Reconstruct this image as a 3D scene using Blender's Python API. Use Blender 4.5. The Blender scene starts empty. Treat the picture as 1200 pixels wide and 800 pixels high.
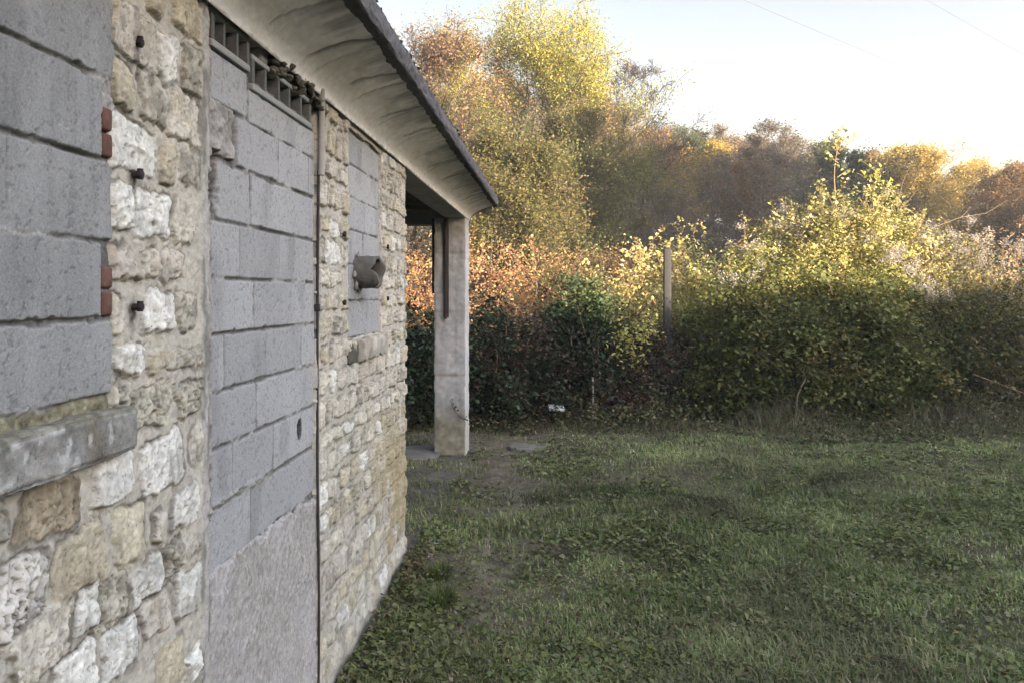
import bpy, math, random
import numpy as np
from math import radians as R, pi

# ------------------------------------------------------------------ camera, light, exposure
sc = bpy.context.scene
col = sc.collection
HAZE = 0.0015                          # air density per metre
D, H = 1.12, 1.94                      # camera to wall plane, eye height (m)
cam_d = bpy.data.cameras.new('camera'); cam = bpy.data.objects.new('camera', cam_d); col.objects.link(cam)
cam.location = (0, 0, H); cam.rotation_euler = (pi/2, 0, math.atan(53/960))
cam_d.sensor_width = 36; cam_d.lens = 28.8; cam_d.shift_y = -55/1200
cam_d.clip_start = 0.05; cam_d.clip_end = 2000
sc.camera = cam

SUN_EL, SUN_AZ = 9.0, 130.0            # azimuth clockwise from +Y (the wall's direction)
w = bpy.data.worlds.new('World'); sc.world = w; w.use_nodes = True
nt = w.node_tree; nt.nodes.clear()
sky = nt.nodes.new('ShaderNodeTexSky'); sky.sky_type = 'NISHITA'; sky.sun_disc = False
sky.sun_elevation = R(SUN_EL); sky.sun_rotation = R(SUN_AZ)
sky.air_density = 1.0; sky.dust_density = 0.9; sky.ozone_density = 1.0
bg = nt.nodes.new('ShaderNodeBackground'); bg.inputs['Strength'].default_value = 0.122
wo = nt.nodes.new('ShaderNodeOutputWorld')
# direction ramp added over the sky: warmer and brighter towards the sun, dimmed away from it
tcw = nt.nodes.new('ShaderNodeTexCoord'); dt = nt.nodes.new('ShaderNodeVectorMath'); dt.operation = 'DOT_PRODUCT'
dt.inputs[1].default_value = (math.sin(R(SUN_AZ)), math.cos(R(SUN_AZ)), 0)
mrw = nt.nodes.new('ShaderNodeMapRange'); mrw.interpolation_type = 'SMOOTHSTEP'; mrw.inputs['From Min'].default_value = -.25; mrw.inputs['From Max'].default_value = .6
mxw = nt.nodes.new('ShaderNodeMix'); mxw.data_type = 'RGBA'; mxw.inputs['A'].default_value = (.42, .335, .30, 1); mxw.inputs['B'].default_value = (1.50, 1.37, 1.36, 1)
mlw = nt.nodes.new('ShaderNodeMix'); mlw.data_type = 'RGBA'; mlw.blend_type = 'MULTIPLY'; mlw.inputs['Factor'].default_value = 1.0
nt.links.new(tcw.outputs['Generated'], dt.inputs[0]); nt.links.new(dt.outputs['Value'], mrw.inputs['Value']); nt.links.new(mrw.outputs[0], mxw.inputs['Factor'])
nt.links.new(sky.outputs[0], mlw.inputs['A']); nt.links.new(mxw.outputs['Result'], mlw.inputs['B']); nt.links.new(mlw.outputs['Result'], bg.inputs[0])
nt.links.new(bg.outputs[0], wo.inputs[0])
sun_d = bpy.data.lights.new('sun', 'SUN'); sun = bpy.data.objects.new('sun', sun_d); col.objects.link(sun)
sun_d.energy = 5.0; sun_d.angle = R(0.6); sun_d.color = (1.0, 0.83, 0.63)
_e, _a = R(SUN_EL), R(SUN_AZ)
SDIR = np.array([math.sin(_a)*math.cos(_e), math.cos(_a)*math.cos(_e), math.sin(_e)])
import mathutils
sun.rotation_euler = mathutils.Vector(SDIR).to_track_quat('Z', 'Y').to_euler()
sun.location = (30, 0, 30)
sc.view_settings.view_transform = 'Standard'; sc.view_settings.look = 'None'
sc.view_settings.gamma = 1.0; sc.view_settings.exposure = 3.18
sc.cycles.max_bounces = 6; sc.cycles.diffuse_bounces = 3; sc.cycles.transmission_bounces = 3
sc.cycles.glossy_bounces = 2; sc.cycles.volume_bounces = 0

# ------------------------------------------------------------------ noise
def _hash(ix, iy, iz, seed):
    h = (ix*374761393 + iy*668265263 + iz*2147483647 + seed*1274126177) & 0xFFFFFFFF
    h = ((h ^ (h >> 13)) * 1274126177) & 0xFFFFFFFF
    h = ((h ^ (h >> 16)) * 2246822519) & 0xFFFFFFFF
    return ((h ^ (h >> 15)) & 0xFFFFFF) / float(0xFFFFFF)
def vnoise(x, y, seed=0, z=None):
    x = np.asarray(x, float); y = np.asarray(y, float)
    x0 = np.floor(x); y0 = np.floor(y); fx = x-x0; fy = y-y0
    fx = fx*fx*(3-2*fx); fy = fy*fy*(3-2*fy)
    ix = x0.astype(np.int64); iy = y0.astype(np.int64)
    if z is None:
        h = lambda a, b: _hash(ix+a, iy+b, 0, seed)
        return (h(0,0)*(1-fx)+h(1,0)*fx)*(1-fy) + (h(0,1)*(1-fx)+h(1,1)*fx)*fy
    z = np.asarray(z, float); z0 = np.floor(z); fz = z-z0; fz = fz*fz*(3-2*fz); iz = z0.astype(np.int64)
    h = lambda a, b, c: _hash(ix+a, iy+b, iz+c, seed)
    lo = (h(0,0,0)*(1-fx)+h(1,0,0)*fx)*(1-fy) + (h(0,1,0)*(1-fx)+h(1,1,0)*fx)*fy
    hi = (h(0,0,1)*(1-fx)+h(1,0,1)*fx)*(1-fy) + (h(0,1,1)*(1-fx)+h(1,1,1)*fx)*fy
    return lo*(1-fz) + hi*fz
def fbm(x, y, oct=4, seed=0, z=None):                      # about -1..1
    s = 0; a = 1.0; t = 0
    for k in range(oct):
        f = 2.03**k
        s = s + a*(vnoise(np.asarray(x)*f+17.3*k, np.asarray(y)*f-9.1*k, seed+k, None if z is None else np.asarray(z)*f+3.7*k)*2-1)
        t += a; a *= 0.5
    return s/t*1.6
def sstep(a, b, x):
    t = np.clip((x-a)/(b-a), 0, 1); return t*t*(3-2*t)

# ------------------------------------------------------------------ mesh helpers
def tag(o, label=None, cat=None, group=None, kind=None):
    if label: o['label'] = label
    if cat: o['category'] = cat
    if group: o['group'] = group
    if kind: o['kind'] = kind
    return o
def empty(name, loc=(0,0,0)):
    o = bpy.data.objects.new(name, None); col.objects.link(o); o.location = loc; o.empty_display_size = 0.2
    return o
def mesh_np(name, V, F, mat, parent=None, C=None, smooth=False):
    """V (n,3), F (m,k) faces of one size, C (n,3) colours"""
    me = bpy.data.meshes.new(name)
    V = np.ascontiguousarray(V, np.float32); F = np.ascontiguousarray(F, np.int32)
    n, (m, k) = len(V), F.shape
    me.vertices.add(n); me.vertices.foreach_set('co', V.ravel())
    me.loops.add(m*k); me.loops.foreach_set('vertex_index', F.ravel())
    me.polygons.add(m); me.polygons.foreach_set('loop_start', np.arange(0, m*k, k, dtype=np.int32))
    me.polygons.foreach_set('loop_total', np.full(m, k, np.int32))
    if smooth: me.polygons.foreach_set('use_smooth', np.ones(m, bool))
    if C is not None:
        at = me.color_attributes.new('Col', 'FLOAT_COLOR', 'POINT')
        c4 = np.ones((n,4), np.float32); c4[:,:3] = C
        at.data.foreach_set('color', c4.ravel())
    me.update(); me.validate()
    me.materials.append(mat)
    o = bpy.data.objects.new(name, me); col.objects.link(o)
    if parent: o.parent = parent
    return o
class MB:
    """collects pieces (quads) for one mesh"""
    def __init__(s): s.V=[]; s.F=[]; s.C=[]; s.n=0
    def add(s, V, F, c=(.5,.5,.5)):
        V = np.asarray(V, float); s.V.append(V); s.F.append(np.asarray(F, int)+s.n); s.n += len(V)
        c = np.asarray(c, float); s.C.append(np.tile(c, (len(V),1)) if c.ndim == 1 else c)
    def box(s, a, b, c=(.5,.5,.5), bev=0.0):
        x0,y0,z0 = a; x1,y1,z1 = b
        if bev <= 0:
            V = [(x0,y0,z0),(x1,y0,z0),(x1,y1,z0),(x0,y1,z0),(x0,y0,z1),(x1,y0,z1),(x1,y1,z1),(x0,y1,z1)]
            s.add(V, [(0,3,2,1),(4,5,6,7),(0,1,5,4),(1,2,6,5),(2,3,7,6),(3,0,4,7)], c); return
        e = bev     # chamfered box: a 4x4x4 lattice shell
        xs=[x0,x0+e,x1-e,x1]; ys=[y0,y0+e,y1-e,y1]; zs=[z0,z0+e,z1-e,z1]
        idx={}; V=[]
        def vid(i,j,k):
            if (i,j,k) not in idx:
                ex=[i in(0,3), j in(0,3), k in(0,3)]; p=[xs[i],ys[j],zs[k]]
                if sum(ex)>=2:
                    sh = 0.3 if sum(ex)==2 else 0.42
                    for q,(cc,lo,hi) in enumerate(((i,x0,x1),(j,y0,y1),(k,z0,z1))):
                        if ex[q]: p[q] += e*sh if cc==0 else -e*sh
                idx[(i,j,k)] = len(V); V.append(p)
            return idx[(i,j,k)]
        F=[]
        for u in range(3):
            for v in range(3):
                F += [(vid(u,v,0),vid(u,v+1,0),vid(u+1,v+1,0),vid(u+1,v,0)), (vid(u,v,3),vid(u+1,v,3),vid(u+1,v+1,3),vid(u,v+1,3)),
                      (vid(u,0,v),vid(u+1,0,v),vid(u+1,0,v+1),vid(u,0,v+1)), (vid(u,3,v),vid(u,3,v+1),vid(u+1,3,v+1),vid(u+1,3,v)),
                      (vid(0,u,v),vid(0,u,v+1),vid(0,u+1,v+1),vid(0,u+1,v)), (vid(3,u,v),vid(3,u+1,v),vid(3,u+1,v+1),vid(3,u,v+1))]
        s.add(V,F,c)
    def tube(s, P, r, c=(.5,.5,.5), k=6, cap=True):
        P = np.asarray(P,float); n=len(P); r = np.broadcast_to(np.asarray(r,float),(n,))
        T = np.gradient(P,axis=0); T /= np.linalg.norm(T,axis=1)[:,None]+1e-9
        up = np.where(np.abs(T[:,2:3])>.9, np.array([[1.,0,0]]), np.array([[0,0,1.]]))
        A = np.cross(T,up); A /= np.linalg.norm(A,axis=1)[:,None]+1e-9; B = np.cross(T,A)
        an = np.arange(k)*2*pi/k
        V = (P[:,None]+r[:,None,None]*(np.cos(an)[None,:,None]*A[:,None]+np.sin(an)[None,:,None]*B[:,None])).reshape(-1,3)
        F=[]
        for i in range(n-1):
            for j in range(k):
                j2=(j+1)%k; F.append((i*k+j,i*k+j2,(i+1)*k+j2,(i+1)*k+j))
        if cap and k==6:
            for q in (0,(n-1)*k): F += [(q,q+1,q+2,q+3),(q,q+3,q+4,q+5)]
        s.add(V,F,c)
    def blob(s, ctr, r, c=(.5,.5,.5), seed=0, rough=.35, n=10, m=7):
        th = np.linspace(0,2*pi,n,endpoint=False); ph = np.linspace(.08,pi-.08,m)
        T,Pp = np.meshgrid(th,ph); d = np.stack([np.cos(T)*np.sin(Pp),np.sin(T)*np.sin(Pp),np.cos(Pp)],-1).reshape(-1,3)
        q = 1+rough*fbm(d[:,0]*2+seed*3.1,d[:,1]*2,3,seed,d[:,2]*2)
        V = np.asarray(ctr)+d*q[:,None]*np.asarray(r)
        F=[(i*n+j,(i+1)*n+j,(i+1)*n+(j+1)%n,i*n+(j+1)%n) for i in range(m-1) for j in range(n)]
        F += [(0,j,j+1,0) for j in ()]
        top=[(j,(j+1)%n) for j in range(n)]
        V = np.vstack([V, V[:n].mean(0), V[-n:].mean(0)]); a=len(V)-2
        for j in range(0,n,2): F.append((a,j,(j+1)%n,(j+2)%n)); F.append((a+1,(m-1)*n+(j+2)%n,(m-1)*n+(j+1)%n,(m-1)*n+j))
        s.add(V,F,c)
    def build(s, name, mat, parent=None, smooth=False):
        return mesh_np(name, np.vstack(s.V), np.vstack(s.F), mat, parent, np.vstack(s.C), smooth)

# ------------------------------------------------------------------ materials
def mat_col(name, rough=.9, bump=0.0, bscale=60., var=0.0, vscale=8., bump2=0.0, b2scale=15., spec=.3, metallic=0., speck=0., sscale=140.):
    """base colour from the mesh's own colour attribute, broken up with noise; fine bump"""
    m = bpy.data.materials.new(name); m.use_nodes = True; t = m.node_tree; n = t.nodes; L = t.links
    b = n['Principled BSDF']; b.inputs['Roughness'].default_value = rough; b.inputs['Specular IOR Level'].default_value = spec
    b.inputs['Metallic'].default_value = metallic
    at = n.new('ShaderNodeAttribute'); at.attribute_name = 'Col'
    tc = n.new('ShaderNodeTexCoord')
    cur = at.outputs['Color']
    if var > 0:
        no = n.new('ShaderNodeTexNoise'); no.inputs['Scale'].default_value = vscale; no.inputs['Detail'].default_value = 8; no.inputs['Roughness'].default_value = .7
        L.new(tc.outputs['Object'], no.inputs['Vector'])
        mr = n.new('ShaderNodeMapRange'); mr.inputs['From Min'].default_value=.3; mr.inputs['From Max'].default_value=.7
        mr.inputs['To Min'].default_value = 1-var; mr.inputs['To Max'].default_value = 1+var
        L.new(no.outputs['Fac'], mr.inputs['Value'])
        vm = n.new('ShaderNodeVectorMath'); vm.operation = 'SCALE'
        L.new(cur, vm.inputs[0]); L.new(mr.outputs[0], vm.inputs['Scale']); cur = vm.outputs[0]
    if speck > 0:
        no = n.new('ShaderNodeTexNoise'); no.inputs['Scale'].default_value = sscale; no.inputs['Detail'].default_value = 4; no.inputs['Roughness'].default_value=.7
        L.new(tc.outputs['Object'], no.inputs['Vector'])
        mr = n.new('ShaderNodeMapRange'); mr.interpolation_type='SMOOTHSTEP'; mr.inputs['From Min'].default_value=.58; mr.inputs['From Max'].default_value=.68
        mr.inputs['To Min'].default_value = 1.; mr.inputs['To Max'].default_value = 1-speck
        L.new(no.outputs['Fac'], mr.inputs['Value'])
        vm = n.new('ShaderNodeVectorMath'); vm.operation = 'SCALE'
        L.new(cur, vm.inputs[0]); L.new(mr.outputs[0], vm.inputs['Scale']); cur = vm.outputs[0]
    L.new(cur, b.inputs['Base Color'])
    last = None
    for st, scl in ((bump, bscale), (bump2, b2scale)):
        if st > 0:
            no = n.new('ShaderNodeTexNoise'); no.inputs['Scale'].default_value = scl; no.inputs['Detail'].default_value = 6; no.inputs['Roughness'].default_value=.65
            L.new(tc.outputs['Object'], no.inputs['Vector'])
            bp = n.new('ShaderNodeBump'); bp.inputs['Strength'].default_value = st; bp.inputs['Distance'].default_value = .6/scl
            L.new(no.outputs['Fac'], bp.inputs['Height'])
            if last: L.new(last, bp.inputs['Normal'])
            last = bp.outputs['Normal']
    if last: L.new(last, b.inputs['Normal'])
    return m
def mat_leaf(name, trans=.4, rough=.55):
    m = bpy.data.materials.new(name); m.use_nodes = True; t = m.node_tree; n = t.nodes; L = t.links
    b = n['Principled BSDF']; b.inputs['Roughness'].default_value = rough; b.inputs['Specular IOR Level'].default_value = .25
    at = n.new('ShaderNodeAttribute'); at.attribute_name = 'Col'
    tr = n.new('ShaderNodeBsdfTranslucent'); mx = n.new('ShaderNodeMixShader'); mx.inputs[0].default_value = trans
    L.new(at.outputs['Color'], b.inputs['Base Color']); L.new(at.outputs['Color'], tr.inputs['Color'])
    L.new(b.outputs[0], mx.inputs[1]); L.new(tr.outputs[0], mx.inputs[2]); L.new(mx.outputs[0], n['Material Output'].inputs['Surface'])
    return m
M_stone = mat_col('limestone_rubble', .95, .7, 110, .14, 30, .4, 420, spec=.15, speck=.5, sscale=85.)
M_block = mat_col('concrete_block', .92, .7, 230, .26, 190, .3, 60, spec=.2, speck=.35, sscale=260.)
M_render = mat_col('cement_render', .95, .8, 90, .2, 40, .4, 300, spec=.15, speck=.45, sscale=70.)
M_conc = mat_col('weathered_concrete', .9, .35, 70, .12, 22, .25, 300, spec=.2)
M_lip = mat_col('dark_mossy_concrete', .95, .6, 60, .3, 35, .4, 220, spec=.15)
M_metal = mat_col('rusty_metal', .7, .3, 200, .25, 60, metallic=.3)
M_brick = mat_col('red_brick', .95, .5, 120, .25, 60)
M_wood = mat_col('old_wood', .9, .4, 60, .25, 25)
M_bark = mat_col('bark', .95, .5, 40, .25, 20)
M_leaf = mat_leaf('leaves', .42)
M_dark = mat_leaf('glossy_leaves', .25, .45)
M_grass = mat_leaf('grass_blades', .3, .85)
M_fluff = mat_leaf('seed_fluff', .5, .9)
M_soil = mat_col('soil', 1., .6, 30, .3, 12, .5, 120, spec=.1)
M_plain = mat_col('plain', .8, 0, 60, .08, 20)

# ------------------------------------------------------------------ terrain
def ridge_h(s):
    """height of the valley side behind the photographer's right shoulder, which keeps the yard in shade"""
    return 13.0*(1-sstep(7.9, 9.6, s)) + 7.55*sstep(7.9, 9.6, s) + 8.4*sstep(18.8, 22.0, s) + 4.0*sstep(28, 44, s) - 7.0*sstep(52, 63, s)
def terrain(x, y):
    x = np.asarray(x,float); y = np.asarray(y,float)
    near = .035*fbm(x*.9, y*.9, 4, 3) + .02*fbm(x*4, y*4, 3, 5)
    near = near*sstep(-1.1, -.4, x) - .03*np.exp(-((x+.45+.12*np.sin(y*.8))/.35)**2)*sstep(3,4.5,y)
    near = np.where(x < -1.1, 0, near)
    hill = sstep(20, 74, y)*np.clip(10.9-.185*x, 3.0, 14) + .9*fbm(x*.06, y*.06, 3, 9)*sstep(20, 45, y)
    rs = .643*x+.766*y; rt = .766*x-.643*y
    rg = (ridge_h(rs)+.35*fbm(rs*.6, rs*0+2.2, 4, 21))*sstep(22, 30, rt)*(1-sstep(38, 70, rt))*sstep(-60,-30,rs)*(1-sstep(90,130,rs))  # unseen ridge added to the terrain as a sun blocker
    return near*(1-sstep(14,22,y)) + hill + rg - .015
def axis(*segs):
    out=[]
    for a,b,s in segs: out += list(np.arange(a,b,s))
    out.append(segs[-1][1]); return np.array(out)
gx = axis((-400,-60,20),(-60,-12,2),(-12,-2,.5),(-2,9,.06),(9,56,.6),(56,120,3),(120,500,30))
gy = axis((-150,-60,10),(-60,-36,2),(-36,2.5,.5),(2.5,14,.06),(14,30,.5),(30,90,2),(90,200,10),(200,700,50))
GX,GY = np.meshgrid(gx,gy,indexing='ij'); GZ = terrain(GX,GY)
def grid_faces(nx,ny):
    i,j = np.meshgrid(np.arange(nx-1),np.arange(ny-1),indexing='ij'); a=(i*ny+j).ravel()
    return np.stack([a,a+ny,a+ny+1,a+1],1)
soilv = fbm(GX*1.3,GY*1.3,4,31); fine = fbm(GX*9,GY*9,3,33)
pathm = np.exp(-((GX+.5+.12*np.sin(GY*.8))/.42)**2)*sstep(2.5,4,GY)*(1-sstep(11,13,GY))
gc = np.array([.085,.074,.046])[None,None]*(1+.3*soilv+.3*fine)[...,None]
gc = gc*(1-.75*pathm[...,None]) + np.array([.15,.122,.092])*(1+.35*fine[...,None])*.75*pathm[...,None]
far = sstep(16,30,GY)[...,None]; gc = gc*(1-far)+np.array([.075,.065,.035])*far
bay=((GX<-1.0)*1.0)[...,None]; gc=gc*(1-bay)+np.array([.105,.092,.072])*(1+.3*soilv+.35*fine)[...,None]*bay
base = (np.exp(-((GX+1.05)/.16)**2)*(GY<6.6))[...,None]; gc = gc*(1-.7*base)+np.array([.10,.085,.07])*.7*base
ground = mesh_np('ground', np.stack([GX,GY,GZ],-1).reshape(-1,3), grid_faces(len(gx),len(gy)), M_soil, None, np.clip(gc,.01,1).reshape(-1,3), True)
tag(ground, 'dark earth of the shaded grassy yard rising into the hill', 'ground', kind='structure')

# ------------------------------------------------------------------ building
house = empty('stone_building', (-D,4,0))
tag(house, 'old rubble stone outbuilding with concrete-block-filled openings, coved eaves and an open bay', 'building')
HO = np.array([-D,4.,0.])
def hf(name, ys, zs, X, C, mask, mat, parent, smooth=True):
    """heightfield facing +x: X (ny,nz) absolute x; mask of cells to keep"""
    ny,nz=len(ys),len(zs); Yg,Zg=np.meshgrid(ys,zs,indexing='ij')
    V=np.stack([X,Yg,Zg],-1).reshape(-1,3)-HO; F=grid_faces(ny,nz)
    if mask is not None: F=F[mask[:-1,:-1].ravel()]
    used=np.unique(F); re=np.full(len(V),-1); re[used]=np.arange(len(used))
    return mesh_np(name, V[used], re[F], mat, parent, np.clip(C.reshape(-1,3)[used],.004,1), smooth)
def stone_cols(k, rng):
    base={'w':(.64,.615,.55),'c':(.53,.485,.40),'y':(.50,.445,.33),'o':(.46,.405,.30),'g':(.42,.385,.315),'b':(.48,.43,.36),'l':(.44,.405,.325),'r':(.33,.275,.195),'p':(.56,.525,.465)}[k]
    return np.array(base)*rng.uniform(.92,1.08)
STONES=[(2.008,2.218,2.556,2.696,'b'),(2.190,2.293,2.718,2.814,'y'),(2.351,2.549,2.717,2.866,'o'),(2.248,2.378,2.557,2.698,'w'),(2.412,2.556,2.554,2.707,'g'),(2.008,2.121,2.415,2.543,'y'),(2.148,2.314,2.416,2.559,'g'),(2.329,2.549,2.402,2.555,'c'),(2.004,2.257,2.258,2.406,'w'),(2.273,2.367,2.250,2.386,'o'),(2.412,2.549,2.270,2.397,'g'),(1.996,2.126,2.094,2.231,'w'),(2.135,2.340,2.095,2.226,'w'),(2.345,2.482,2.092,2.231,'c'),(2.000,2.157,1.984,2.067,'b'),(2.171,2.257,1.975,2.070,'c'),(2.273,2.417,1.975,2.078,'b'),(2.000,2.074,1.831,1.947,'c'),(2.176,2.367,1.826,1.952,'w'),(2.384,2.543,1.817,1.948,'g'),(2.004,2.185,1.721,1.806,'w'),(2.199,2.319,1.730,1.795,'o'),(2.329,2.562,1.711,1.786,'g'),(2.004,2.113,1.651,1.720,'c'),(2.126,2.329,1.567,1.695,'l'),(2.367,2.556,1.555,1.678,'l'),(2.458,2.562,1.405,1.526,'c'),(2.153,2.423,1.380,1.533,'w'),(1.932,2.121,1.409,1.550,'w'),(2.345,2.518,1.235,1.365,'w'),(2.020,2.199,1.225,1.388,'y'),(2.233,2.308,1.229,1.336,'c'),(2.278,2.429,1.117,1.220,'l'),(2.099,2.278,1.096,1.211,'w'),(2.429,2.549,1.105,1.184,'g'),(2.166,2.335,0.979,1.099,'b'),(2.362,2.549,0.952,1.103,'w'),(1.924,2.091,1.102,1.229,'l'),(1.977,2.153,0.957,1.105,'w'),(2.233,2.429,0.785,0.934,'o'),(2.446,2.549,0.737,0.849,'w'),(1.653,1.885,1.396,1.521,'r'),(1.560,1.629,1.432,1.539,'g'),(1.775,1.996,1.213,1.385,'o'),(1.590,1.757,1.229,1.382,'p'),(1.864,1.969,1.122,1.251,'w'),(1.637,1.854,1.099,1.245,'c'),(1.785,1.962,0.966,1.107,'w'),(1.529,1.621,1.115,1.227,'b')]
WIN1=(.55,2.02,1.62,2.89); DOOR=(2.60,3.79,-.2,2.89); WIN2=(4.39,5.21,1.70,2.845)
def build_wall():
    rng=np.random.default_rng(7)
    ys=list(np.arange(-2.5,1.40,.03)); y=1.40
    while y<6.1: ys.append(y); y+=max(.003,.003*(y/1.6)**1.45)
    ys.append(6.1); ys=np.array(ys); zs=np.concatenate([np.arange(-.12,.7,.008),np.arange(.7,2.9,.0042)])
    Y,Z=np.meshgrid(ys,zs,indexing='ij')
    # stone list: measured ones plus coursed rubble everywhere else
    st=list(STONES)
    z=-.1
    while z<2.88:
        hgt=rng.uniform(.10,.155); yy=-2.5+rng.uniform(0,.1)
        while yy<6.1:
            wd=rng.uniform(.10,.27); a=(yy+.008,min(yy+wd,6.09),z+rng.uniform(.004,.015),min(z+hgt-rng.uniform(.004,.022),2.875))
            yy+=wd+.012
            if a[1]-a[0]<.05: continue
            # not over openings or measured stones
            bad=False
            for o in (WIN1,DOOR,WIN2):
                if a[0]<o[1]+.015 and a[1]>o[0]-.015 and a[2]<o[3] and a[3]>o[2]:
                    if a[0]<o[0]-.08 and a[1]>o[0]-.01: a=(a[0],o[0]-.02,a[2],a[3])
                    elif a[1]>o[1]+.08 and a[0]<o[1]+.01: a=(o[1]+.02,a[1],a[2],a[3])
                    else: bad=True
            if 1.50<a[1] and a[0]<2.56 and a[3]>.75: 
                if a[1]<1.6 and a[0]<1.48: a=(a[0],1.5,a[2],a[3])
                else: bad=True
            if bad or a[1]-a[0]<.05: continue
            far=sstep(3.5,4.2,np.array((a[0]+a[1])/2))
            k=rng.choice(list('wcyogbl'),p=[.12,.38,.13,.13,.10,.12,.02] if far>.5 else [.28,.22,.1,.12,.12,.10,.06])
            st.append(a+(k,))
        z+=hgt+.012
    mort=.004*fbm(Y*9,Z*9,4,40)+.0022*fbm(Y*60,Z*60,3,41)
    Hh=mort.copy()
    C=np.empty(Y.shape+(3,)); C[:]=np.array([.455,.415,.345])
    C*=(1+.10*fbm(Y*5,Z*5,4,42)+.12*fbm(Y*70,Z*70,2,43))[...,None]
    wy=.016*fbm(Y*13,Z*13,3,50)+.006*fbm(Y*50,Z*50,2,51); wz=.016*fbm(Y*13,Z*13,3,52)+.006*fbm(Y*50,Z*50,2,53)
    n1=fbm(Y*22,Z*22,5,54); n2=fbm(Y*75,Z*75,4,55); n3=fbm(Y*34,Z*22,4,58); pv=fbm(Y*120,Z*85,3,158)
    ridged=1-np.abs(fbm(Y*30,Z*13,4,56))*1.7; chis=fbm(Y*95,Z*16,3,155)
    fard=sstep(3.6,4.4,ys)
    for (a,b,c,d,k) in st:
        i0,i1=np.searchsorted(ys,[a-.05,b+.05]); j0,j1=np.searchsorted(zs,[c-.05,d+.05])
        if i1-i0<2 or j1-j0<2: continue
        s=np.s_[i0:i1,j0:j1]
        cy,cz=(a+b)/2,(c+d)/2; hy,hz=(b-a)/2-.003,(d-c)/2-.003
        tilt=rng.uniform(-.10,.10)
        dy=Y[s]+wy[s]-cy; dz=Z[s]+wz[s]-cz
        u=dy+dz*tilt; v=dz-dy*tilt*.5
        taper=1+rng.uniform(-.22,.22)*v/hz
        r=rng.uniform(.012,.035); r=min(r,hy*.8,hz*.8)
        qx=np.abs(u)*taper-(hy-r); qy=np.abs(v)-(hz-r)
        sd=np.hypot(np.maximum(qx,0),np.maximum(qy,0))+np.minimum(np.maximum(qx,qy),0)-r
        e=sstep(.003,-.006,sd+.004*n2[s])
        rough={'w':.62,'p':2.0,'l':1.25,'r':1.1}.get(k,.85)*rng.uniform(.8,1.25)
        hb=rng.uniform(.008,.020); sl=rng.uniform(-.06,.06)
        fc=np.full(u.shape,9.)
        for q in range(int(rng.integers(4,8))):
            g1,g2=rng.normal(0,.20,2); fc=np.minimum(fc,rng.uniform(.001,.011)+g1*(u+.9*wy[s])+g2*(v+.9*wz[s]))
        fc=np.clip(fc,-.006,.012)*(1.0 if k in 'wpglr' else .7)
        face=hb+fc+sl*u+rng.uniform(-.06,.06)*v+rough*(.0018*n1[s]+.0022*n2[s]+.0020*chis[s])
        groove=sstep(.80,1.0,ridged[s])*rough*.007*(.35 if k in 'cyob' else .6)
        pits=(sstep(.55,.78,n3[s]*.5+n2[s]*.6)*.011+sstep(.40,.70,pv[s])*.006)*rough*(1.3 if k in 'pwl' else .9)
        face=np.maximum(face-groove-pits,-.004)
        Hn=e*face+(1-e)*Hh[s]-.008*sstep(.018,0,sd)*sstep(-.012,.001,sd)*(rng.random()<.7)
        Hh[s]=np.where(e>0,Hn,Hh[s])
        ccol=stone_cols(k,rng)
        cc=ccol*(1+.12*n1[s]+.13*n2[s]+.10*chis[s])[...,None]; cc=cc*(1-.30*sstep(.15,.8,fbm(Y[s]*16+a*11,Z[s]*11,4,159)))[...,None]
        warm=sstep(.1,.8,fbm(Y[s]*12+a*7,Z[s]*12,3,57))[...,None]
        cc=cc*(1-.28*warm)+np.array([.38,.30,.185])*.28*warm if k in 'coyb' else cc*(1-.12*warm)+np.array([.36,.30,.20])*.12*warm
        dirt_shade=np.clip(sstep(.002,.010,pits)*.62+sstep(.002,.006,groove)*.35+.5*sstep(.006,-.001,sd)*sstep(-.012,-.003,sd)*sstep(.0,.6,n1[s]),0,.85)[...,None]  # dirt in pits and grooves, plus shade painted along the stone edges
        if k in 'lg':
            lich=sstep(.0,.5,fbm(Y[s]*28,Z[s]*28,3,59))[...,None]; dirt_shade=np.clip(dirt_shade+.42*lich,0,.8)
        cc=cc*(1-dirt_shade)+np.array([.075,.068,.045])*dirt_shade
        cv=(sstep(.016,.002,sd)*sstep(-.010,-.002,sd)*.62*sstep(-.35,.35,fbm(Y[s]*9,Z[s]*9,3,160)))[...,None]  # crevice shade painted into the colour round each stone
        C[s]=C[s]*(1-e[...,None])+cc*e[...,None]; C[s]=C[s]*(1-cv)+np.array([.085,.075,.058])*cv
    # yellow lichen low on the corner, pale splash zone at the foot, rust streaks under the hooks
    yl=sstep(.05,.6,fbm(Y*6,Z*3.5,4,60)+.5)*sstep(4.6,5.5,Y)*sstep(.12,.3,Z)*(1-sstep(.8,1.35,Z+.15*fbm(Y*5,Z*5,3,61)))
    C=C*(1-.68*yl[...,None])+np.array([.30,.235,.11])*.68*yl[...,None]
    low=(sstep(3.8,4.2,Y)*(1-sstep(.9,1.6,Z)))*.25*sstep(-.3,.6,fbm(Y*4,Z*4,4,66))
    C=C*(1-low[...,None])+np.array([.27,.235,.16])*low[...,None]
    ft=(1-sstep(.05,.16,Z+.05*fbm(Y*6,Z*2,3,62)))*sstep(3.6,3.9,Y); C=C*(1-.45*ft[...,None])+np.array([.40,.37,.32])*.45*ft[...,None]; Hh=Hh*(1-.7*ft)+(.03+.006*n1)*.7*ft
    dm=(1-sstep(.015,.07,Z+.03*fbm(Y*9,Z*4,3,67)))*.75; C=C*(1-dm[...,None])+np.array([.085,.080,.050])*dm[...,None]
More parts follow.
